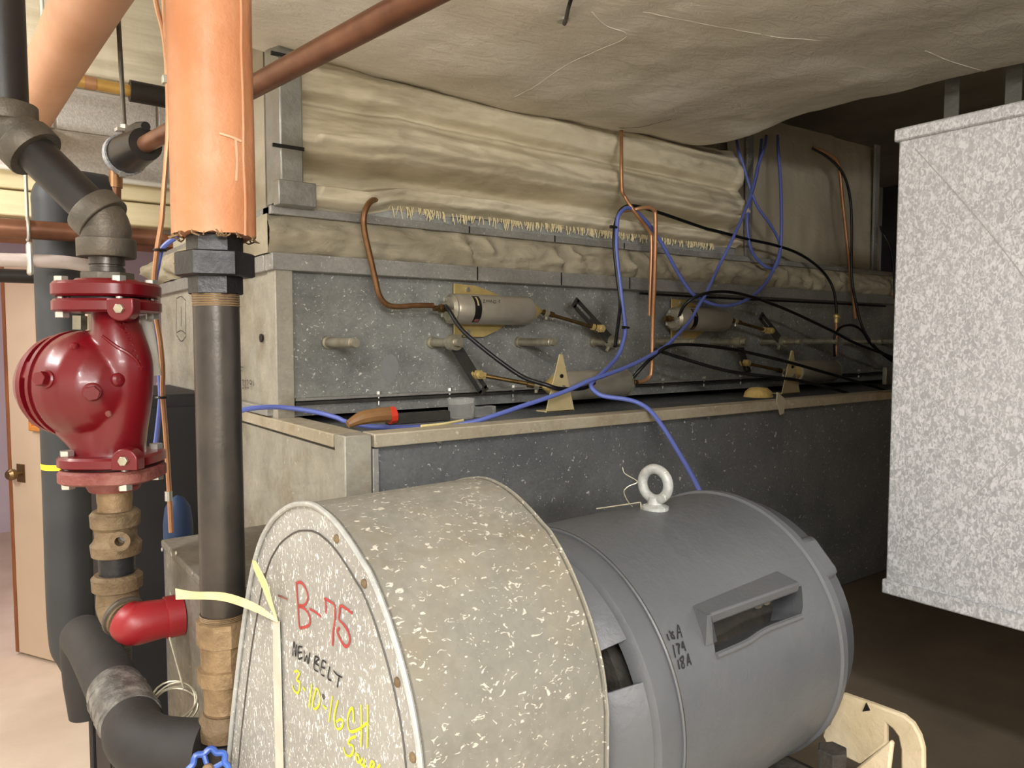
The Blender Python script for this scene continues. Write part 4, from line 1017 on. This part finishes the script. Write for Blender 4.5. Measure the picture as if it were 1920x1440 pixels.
# bracket ring and motor bracket at the left
u0 = UP
MB().lathe(pcn, PM_, [(.045,.02),(.045,.064),(.074,.064),(.074,.02)], 48).build('bracket_core', 'red_paint', pump)
MB().lathe(pcn, PM_, [(.040,.08),(.041,.0955),(.048,.0955),(.050,.08)], 64).build('volute_rim', 'red_paint', pump)
MB().lathe(pcn, PM_, [(.070,.06),(.070,.089),(.080,.089),(.082,.084),(.097,.080),(.110,.072),(.114,.045),(.114,0)], 64).build('bracket_ring', 'red_paint', pump)
pu, pw = perp(PM_)
for k in range(6):
    a = rad(k*60 + 20); d = pu*math.cos(a) + pw*math.sin(a)
    MB().obox(pcn + PM_*.060 + d*.074, PM_, d, PM_.cross(d), .013, .011, .016).build('bracket_lug', 'red_paint', pump, bevel=.003)
# plate on the bracket
MB().lathe(pcn, PM_, [(.084,.0843),(.097,.0806)], 10, False, u=UP, arc=(rad(-38), rad(20)) if (PM_.cross(UP)).dot(-FW) < 0 else (rad(-20), rad(38))).build('name_plate', 'white_paint', pump)
# plugs on the volute
def plug(px, py, r, mat='red_paint', h=.014, six=True):
    best, nn = vhit(px, py)
    if best is None: return
    m_ = MB()
    if six: m_.lathe(best - nn*.012, nn, [(0,r*1.25),(.014,r*1.25),(.016,r*1.05)], 20); m_.hexa(best + nn*.002, nn, h, r, rot=.2)
    else: m_.lathe(best - nn*.012, nn, [(0,r),(.014,r),(.018,r*.7),(.019,0)], 20)
    m_.build('casing_plug', mat, pump)
plug(173, 735, .0125); plug(86, 711, .0125); plug(222, 712, .012, six=False); plug(140, 650, .007, six=False)
plug(203, 775, .004, 'red_worn', .004)
MB().tube([pt(68,780,.03), pt(90,786,.02), pt(110,788,.0)], .016, n=12).build('bracket_foot', 'red_paint', pump)
# white rods behind the pump
wr = MB().cyl(atF(272, 592, QF+.07), atF(289, 705, QF+.07), .0125, n=14)
tag(wr.build('white_rod', 'white_paint'), 'white rod hanging behind the red pump', 'rod')
sb = MB().box(0,0.001,0,0.001,0,0.001) if False else MB().cyl(atF(150, 592, QF+.05), atF(150, 618, QF+.05), .012, n=4)
tag(sb.build('steel_stud', 'zinc_dull'), 'square steel stud above the pump body', 'stud')

# lower rusty fittings
low = thing('rusty_fitting_stack', (QX, QY, qz(1150)), 'rusty brown pipe fittings under the red pump ending in an elbow', 'pipe')
def lz(pairs):
    z0 = qz(pairs[0][0]); return [(qz(y)-z0, r) for y, r in pairs], q_(z0)
pr, p0 = lz([(963,.028),(960,.0275),(945,.0275),(935,.029),(912,.029)]); MB().lathe(p0, UP, pr, 28).build('nipple', 'rust_brass', low)
pr, p0 = lz([(1040,.036),(1038,.040),(1018,.042),(1012,.037),(1006,.034),(990,.035),(984,.040),(962,.041),(956,.036)]); MB().lathe(p0, UP, pr, 32).build('union_body', 'rust_iron', low)
pr, p0 = lz([(1078,.029),(1040,.030)]); MB().lathe(p0, UP, pr, 28).build('nipple', 'black_iron', low)
gpnt = pt(237, 1005, -.04)
MB().lathe(pt(234,1006,-.025), (-FW + RT*.25), [(0,.014),(.022,.014),(.026,.017),(.034,.017),(.034,.008),(.012,.008)], 20).build('side_tap', 'rust_iron', low)
MB().cyl(pt(234,1006,-.045), pt(234,1006,-.0475) , .0078, n=16).build('tap_bore', 'label_black', low)
zc = qz(1112)
pr, p0 = lz([(1104,.037),(1102,.041),(1080,.042),(1074,.036)]); MB().lathe(p0, UP, pr, 32).build('elbow_mouth', 'rust_iron', low)
e0 = q_(qz(1100)); e1 = q_(qz(1130)) ; e2 = V((QX+.002, QY-.014, qz(1146))); e3 = V((QX+.008, QY-.032, qz(1152)))
MB().tube([e0, e1, e2, e3], [.033,.036,.034,.032], n=28, k=8).build('elbow', 'rust_iron', low)
MB().torus(e3 - (e3-e2).normalized()*.01, e3-e2, .033, .005, 28, 8).build('elbow_band', 'steel_fit', low)
red = thing('red_elbow', (QX+.05, QY-.06, qz(1195)), 'glossy red pipe elbow running into the dull metal box', 'pipe elbow')
zz = qz(1158); XB = .30
MB().tube([e3, V((QX+.018, QY-.046, zz)), V((QX+.040, QY-.050, zz)), V((XB-.022, QY-.050, zz)), V((XB-.001, QY-.050, zz))], [.034,.038,.036,.033,.033], n=32, k=8).build('elbow', 'red_elbow', red, sharp=60)
MB().lathe(V((XB-.032, QY-.050, zz)), (1,0,0), [(0,.033),(.002,.037),(.030,.037)], 32).build('elbow_collar', 'red_elbow', red)

# dull box the elbow enters
cbx = thing('coil_header_box', (.55, 1.36, .61), 'dull galvanized box with scratched top standing behind the steel riser', 'metal box')
zt2 = onX(300, 1008, XB).z
MB().box(XB, .66, 1.175, 1.568, .612, zt2).build('box_body', 'galv_dull', cbx, bevel=.003)
MB().box(XB-.004, .662, 1.17, 1.571, zt2-.012, zt2+.003).build('lid', 'galv_dull', cbx, bevel=.003)
for px, py in ((305,1030),(331,1037),(362,1075)):
    p = onX(px, py, XB-.004); MB().lathe(p, NX, [(0,.004),(.002,.004),(.003,0)], 10).build('screw', 'zinc', cbx)
MB().box(XB-.003, XB, 1.22, 1.235, .64, 1.05).build('side_seam', 'dark_metal', cbx)

# insulated pipe with tape wrap, runs away along the wall
zi = 1.012
ip = thing('insulated_branch_pipe', (.22, 1.2, .8), 'black foam insulated pipe with shiny tape wrap leaving the riser tee', 'pipe')
t0 = V((PX-.03, PY, zi)); 
A1 = onZ(310, 1402, zi); A2 = onZ(262, 1395, zi); A3 = onZ(246, 1352, zi); A4 = onZ(178, 1222, zi); A5 = onZ(160, 1196, zi)
ydir = (A4 - A3).normalized()
MB().tube([t0, t0.lerp(A1, .5), A1, A1.lerp(A2, .6) + V((-.004,.006,0)), A2 + ydir*.03, A3], [.041,.041,.042,.044,.043,.042], n=28, k=8).build('foam_sleeve', 'rubber', ip, sharp=60)
MB().tube([A3 - ydir*.01, A3 + ydir*.03, A3.lerp(A4, .38)], [.0435,.045,.0435], n=28).build('tape_wrap', 'tape_wrap', ip, sharp=60)
wrapm = MB()
for k in range(4):
    c = A3 + ydir*(.01 + .03*k); wrapm.torus(c, ydir + V((0,0,.35)), .0445, .0016, 28, 6)
wrapm.build('tape_ridges', 'tape_wrap', ip)
E1 = A5 + ydir*.03
MB().tube([A3.lerp(A4, .36), A4, A5, A5 + ydir*.022 + V((0,0,-.010)), E1 + V((0,0,-.045)), E1 + V((0,0,-.10)), E1 + V((0,0,-.17))], [.042,.042,.042,.042,.041,.038,.030], n=28, k=8).build('foam_sleeve', 'rubber', ip, sharp=60)
MB().cyl(E1 + V((0,0,-.16)) + RT*.012, V((E1.x, E1.y, 0)) + RT*.012, .006, n=10).build('drain_rod', 'black_iron', ip)
# blue handwheel
hwc = atF(390, 1444, .93)
hw = thing('blue_handwheel', hwc, 'blue enamelled valve handwheel at the foot of the riser', 'valve')
HA = (-FW*.75 + UP*.6 + RT*.1).normalized()
hu, hv = perp(HA); wm = MB(); ring = []
for i in range(48):
    a = 2*math.pi*i/48; r = .0235 + .0022*math.cos(a*8); ring.append(hwc + (hu*math.cos(a) + hv*math.sin(a))*r)
ring.append(ring[0]); wm.tube(ring, .0042, n=10, smooth=False, caps=False)
wm.build('rim', 'blue_enamel', hw)
for i in range(4):
    a = math.pi*i/2 + .4; MB().cyl(hwc - HA*.004, hwc + (hu*math.cos(a) + hv*math.sin(a))*.022, .0035, n=8).build('spoke', 'blue_enamel', hw)
MB().lathe(hwc, HA, [(-.012,.006),(.002,.008),(.005,.006),(.006,0)], 16).build('hub_nut', 'rust_brass', hw)
MB().cyl(hwc - HA*.01, hwc - HA*.09, .006, n=12).build('stem', 'rust_brass', hw)
# tie-wire coil
wc = atF(326, 1322, 1.16); coil = MB(); axc = (UP*.78 - FW*.5 + RT*.15).normalized(); cu, cv = perp(axc)
pts = []
for i in range(24*4 + 1):
    a = 2*math.pi*i/24; pts.append(wc + axc*(-.012 + .007*i/24) + (cu*math.cos(a) + cv*math.sin(a))*(.034 + .002*math.sin(i*.7)))
coil.tube(pts, .0016, n=5, smooth=False)
coil.tube([atF(318, 1195, 1.2), atF(332, 1245, 1.18), atF(345, 1292, 1.16)], .0018, n=5)
tag(coil.build('wire_coil', 'zinc_dull'), 'coil of thin grey tie wire hanging by the dull box', 'wire coil')
# flexible conduit
fcz = [atF(236, y, 1.42) for y in range(1196, 1330, 3)]
fx = MB().tube(fcz, .0085, n=10, k=1)
for p in fcz: fx.torus(p, UP, .0085, .0022, 14, 6)
tag(fx.build('flexible_conduit', 'steel_fit'), 'ribbed flexible metal conduit under the red elbow', 'conduit')

# ================================================================== LEFT BACKGROUND PIPES
def pipe(name, label, p, q, r, mat, n=24):
    return tag(MB().cyl(p, q, r, n=n).build(name, mat), label, 'pipe')
GF = 2.0
gv = atF(121, 800, GF); gz = lambda y: atF(121, y, GF).z
gi = thing('black_foam_pipe', (gv.x, gv.y, gz(1245)), 'tall upright pipe in dark foam insulation in front of the door', 'pipe')
top = V((gv.x, gv.y, gz(385)))
MB().tube([V((gv.x, gv.y, gz(1300))) + RT*.09, V((gv.x, gv.y, gz(1225))) + RT*.02, V((gv.x, gv.y, gz(1170))), V((gv.x, gv.y, gz(900))), V((gv.x, gv.y, gz(600))), top], .0575, n=32, k=8).build('foam_sleeve', 'rubber_gray', gi, sharp=60)
MB().tube([top - UP*.01, top + UP*.025 + FW*.008, top + UP*.045 + FW*.05 + RT*.02, top + UP*.05 + FW*.12 + RT*.06], [.0575,.059,.0575,.0575], n=32, k=8).build('foam_elbow', 'rubber_gray', gi, sharp=60)
MB().lathe(V((gv.x, gv.y, gz(876))), UP, [(0,.0582),(.014,.0588),(.015,.0582)], 32, False).build('tape_band', 'marker_yellow', gi)
bx_ = thing('brown_crossing_pipe', onY(0, 428, 2.20), 'reddish brown horizontal pipe crossing in front of the foam pipe', 'pipe')
MB().cyl(onY(-120, 419, 2.20), onY(305, 447, 2.20), .0235, n=24).build('pipe', 'copper_pipe', bx_)
h0 = onY(52, 430, 2.20)
MB().torus(h0, (1,0,0), .028, .004, 24, 8).cyl(h0 + V((0,0,.03)), V((h0.x, h0.y, 3.05)), .0042, n=8).build('hanger', 'zinc', bx_)
wcn = thing('white_conduit', onY(60, 490, 2.16), 'off white bent conduit below the brown crossing pipe', 'conduit')
MB().tube([onY(-120, 478, 2.16), onY(0, 487, 2.16), onY(70, 489, 2.16), onY(140, 494, 2.18), onY(185, 508, 2.22), onY(215, 540, 2.27)], .0165, n=18).build('tube', 'white_conduit', wcn)
h1 = onY(56, 489, 2.16)
MB().box(h1.x-.007, h1.x+.007, h1.y-.02, h1.y+.02, h1.z-.035, h1.z+.045).build('clip', 'zinc', wcn, bevel=.006)
pipe('dark_crossing_pipe', 'thin black horizontal pipe just above the cream door', onY(-120, 512, 2.45), onY(95, 520, 2.45), .019, 'black_pipe')
# peach insulated pipe overhead, running to the back wall
pc0 = atF(172, 0, 1.9); zp = pc0.z
xa, xb = pc0.x + .022, pc0.x - .075
tag(MB().tube([V((xa, 1.50, 3.06)), V((xa, 1.50, zp+.20)), V((xa, 1.54, zp+.06)), V((xa, 1.66, zp)), V((xa*.75+xb*.25, 2.1, zp)), V((xa*.4+xb*.6, 2.8, zp)), V((xb, WY-.005, zp))], .076, n=36, k=8).build('peach_pipe', 'peach_wrap', sharp=60), 'wide peach coloured insulated pipe sloping away at the ceiling', 'pipe')
# gold pipe with black sleeve on the wall
gpz = thing('gold_wall_pipe', onY(150, 152, 3.35), 'shiny golden pipe with a black foam sleeve under the concrete beam', 'pipe')
ga = onY(-60, 112, 3.35); gb = onY(243, 170, 3.35); gc = onY(360, 192, 3.35); gc2 = V((1.4, 3.35, gc.z))
MB().cyl(ga, gb, .022, n=24).build('pipe', 'gold_pipe', gpz)
MB().cyl(gb, gc, .042, n=28).build('foam_sleeve', 'black_pipe', gpz)
cpt = ga.lerp(gb, (162+60)/303); dgn = (gb-ga).normalized(); MB().lathe(cpt, dgn, [(-.02,.0225),(-.02,.025),(.02,.025),(.02,.0225)], 24).build('coupling', 'copper', gpz)
MB().cyl(onY(112, 140, 3.35), V((onY(112,140,3.35).x, 3.35, 3.05)), .0045, n=8).build('hanger_rod', 'zinc', gpz)
cw = MB().cyl(onY(-60, 305, WY-.125), onY(345, 352, WY-.125), .012, n=14)
tag(cw.build('white_wall_conduit', 'white_paint'), 'thin white conduit along the cream boards', 'conduit')
pipe('hanger_rod_white', 'thin white rod hanging beside the peach pipe', atF(84, 150, 2.6), V((*atF(84,150,2.6).xy, 3.06)), .006, 'white_paint', 10)
vc = thing('brown_drop_pipe', atF(216, 385, 2.1), 'short brown copper pipe dropping behind the black offset pipe', 'pipe')
MB().cyl(atF(217, 312, 2.1), atF(216, 420, 2.1), .0145, n=18).build('pipe', 'copper_pipe', vc)
MB().cyl(atF(217, 312, 2.1), atF(217, 352, 2.1), .0175, n=18).build('coupling', 'copper_old', vc)

# diagonal copper pipe with foam sleeve and ring hanger
zcp = 1.6 + .51
c0 = onZ(860, -40, zcp); c1 = onZ(780, 0, zcp); c2 = onZ(480, 160, zcp); c3 = onZ(262, 290, zcp)
cpd = (c2 - c1).normalized()
cpp = thing('copper_pipe', c2, 'long copper pipe slanting overhead past the orange wrap into a foam sleeve', 'pipe')
MB().cyl(c1 - cpd*.6, c2 + cpd*.72, .0215, n=28).build('pipe', 'copper_pipe', cpp)
sl = c2 + cpd*((onZ(262, 288, zcp) - c2).dot(cpd))
MB().lathe(sl - cpd*.115, cpd, [(0,.030),(.0,.042),(.10,.050),(.19,.050),(.19,.03)], 28).build('foam_sleeve', 'black_pipe', cpp)
MB().tube([sl - cpd*.12 + UP*.045, sl - cpd*.06 + UP*.052, sl + UP*.055], [.012,.016,.014], n=10).build('sleeve_flap', 'black_pipe', cpp)
ch_ = thing('ring_hanger', sl, 'galvanized ring hanger with long threaded rod around the foam sleeve', 'pipe hanger')
MB().lathe(sl + cpd*.045, cpd, [(-.012,.051),(-.012,.056),(.012,.056),(.012,.051),(-.012,.051)], 36, False).build('ring', 'galv_bright', ch_)
st = sl + cpd*.045
MB().obox(st + UP*.066, cpd, cpd.cross(UP), UP, .012, .022, .004).hexa(st + UP*.07, UP, .012, .012).build('ring_top', 'zinc', ch_)
MB().cyl(st + UP*.06, V((st.x-.02, st.y, 3.05)), .0062, n=10).build('threaded_rod', 'steel_fit', ch_)
MB().hexa(st - UP*.055 - cpd.cross(UP)*.012, -cpd, .014, .009).build('ring_bolt', 'zinc', ch_)

# vertical small tubes right of the pump
VF = 1.55
def vline(name, label, pts, r, mat, F=VF):
    return tag(MB().tube([atF(a, b, F) for a, b in pts], r, n=8).build(name, mat), label, 'tube' if 'copper' in name else 'cable')
vline('copper_tube', 'tall thin copper tube running down beside the red pump to the dull box', [(286,-30),(296,20),(306,60),(312,110),(315,180),(315,250),(311,310),(307,360),(303,415),(294,471),(289,527),(291,582),(300,638),(305,693),(305,740),(311,817),(317,914),(321,998)], .0052, 'copper')
vline('copper_tube', 'second copper tube joining the tall one near the ceiling', [(306,-30),(309,40),(312,90),(317,140),(319,200),(318,260)], .0048, 'copper')
vline('blue_cable', 'blue cable tied along the tall copper tube', [(345,436),(330,445),(305,465),(297,493),(287,554),(291,610),(296,665),(301,735),(299,770),(294,817),(292,835),(299,850)], .0055, 'blue_cable', VF+.02)
for y in (469, 745):
    p = atF(300 if y < 600 else 303, y, VF); tag(MB().torus(p, UP, .011, .0028, 18, 6).build('cable_tie', 'black_tube'), 'black cable tie on the tall copper tube %s' % ('above the pump' if y < 600 else 'level with the pump'), 'cable tie')
pt_ = atF(316, 930, VF); tag(MB().cyl(pt_ - UP*.010, pt_ + UP*.010, .0075, n=10).build('tube_coupling', 'zinc'), 'small silver coupling on the tall copper tube', 'coupling')
p = atF(312, 150, VF); tag(MB().box(p.x-.008, p.x+.008, p.y-.008, p.y+.008, p.z-.008, p.z+.008).cyl(atF(313, 5, VF+.02), atF(313, 150, VF+.02), .003, n=8).build('tube_clip', 'zinc', bevel=.002), 'small silver clip and rod holding the two copper tubes', 'clip')
# dark cabinet put in for the shadow, and blue tank behind
dc = thing('shade_box', (.48, 2.9, 0), 'added black cabinet in shadow behind the pump', 'shade box')
MB().box(.335, .655, 2.62, 3.20, .0, 1.42).build('shade_box_body', 'shade_box', dc, bevel=.006)
MB().box(.33, .336, 2.66, 3.16, .05, 1.36).build('shade_box_side', 'shade_box', dc, bevel=.003)
MB().box(.333, .66, 2.605, 2.62, .05, 1.38).build('front_panel', 'shade_box', dc, bevel=.003)
MB().obox(V((.40, 2.60, 1.30)), V((1,0,0)), V((0,1,0)), UP, .04, .01, .004).build('shelf_bracket', 'zinc', dc)
bm_ = atF(334, 985, 1.8)
bt = thing('blue_tank', (bm_.x, bm_.y, 0), 'blue rounded tank half hidden behind the dull box', 'tank')
tz = atF(334, 928, 1.8).z
MB().lathe(V((bm_.x, bm_.y, .25)), UP, [(0,.02),(.02,.03),(.06,.034),(tz-.25-.07,.034),(tz-.25-.03,.029),(tz-.25-.009,.017),(tz-.25,0)], 28).build('tank_body', 'blue_dark', bt)
MB().lathe(V((bm_.x, bm_.y, 0)), UP, [(0,.05),(.01,.05),(.03,.035),(.27,.035)], 24).build('tank_stand', 'dark_metal', bt)
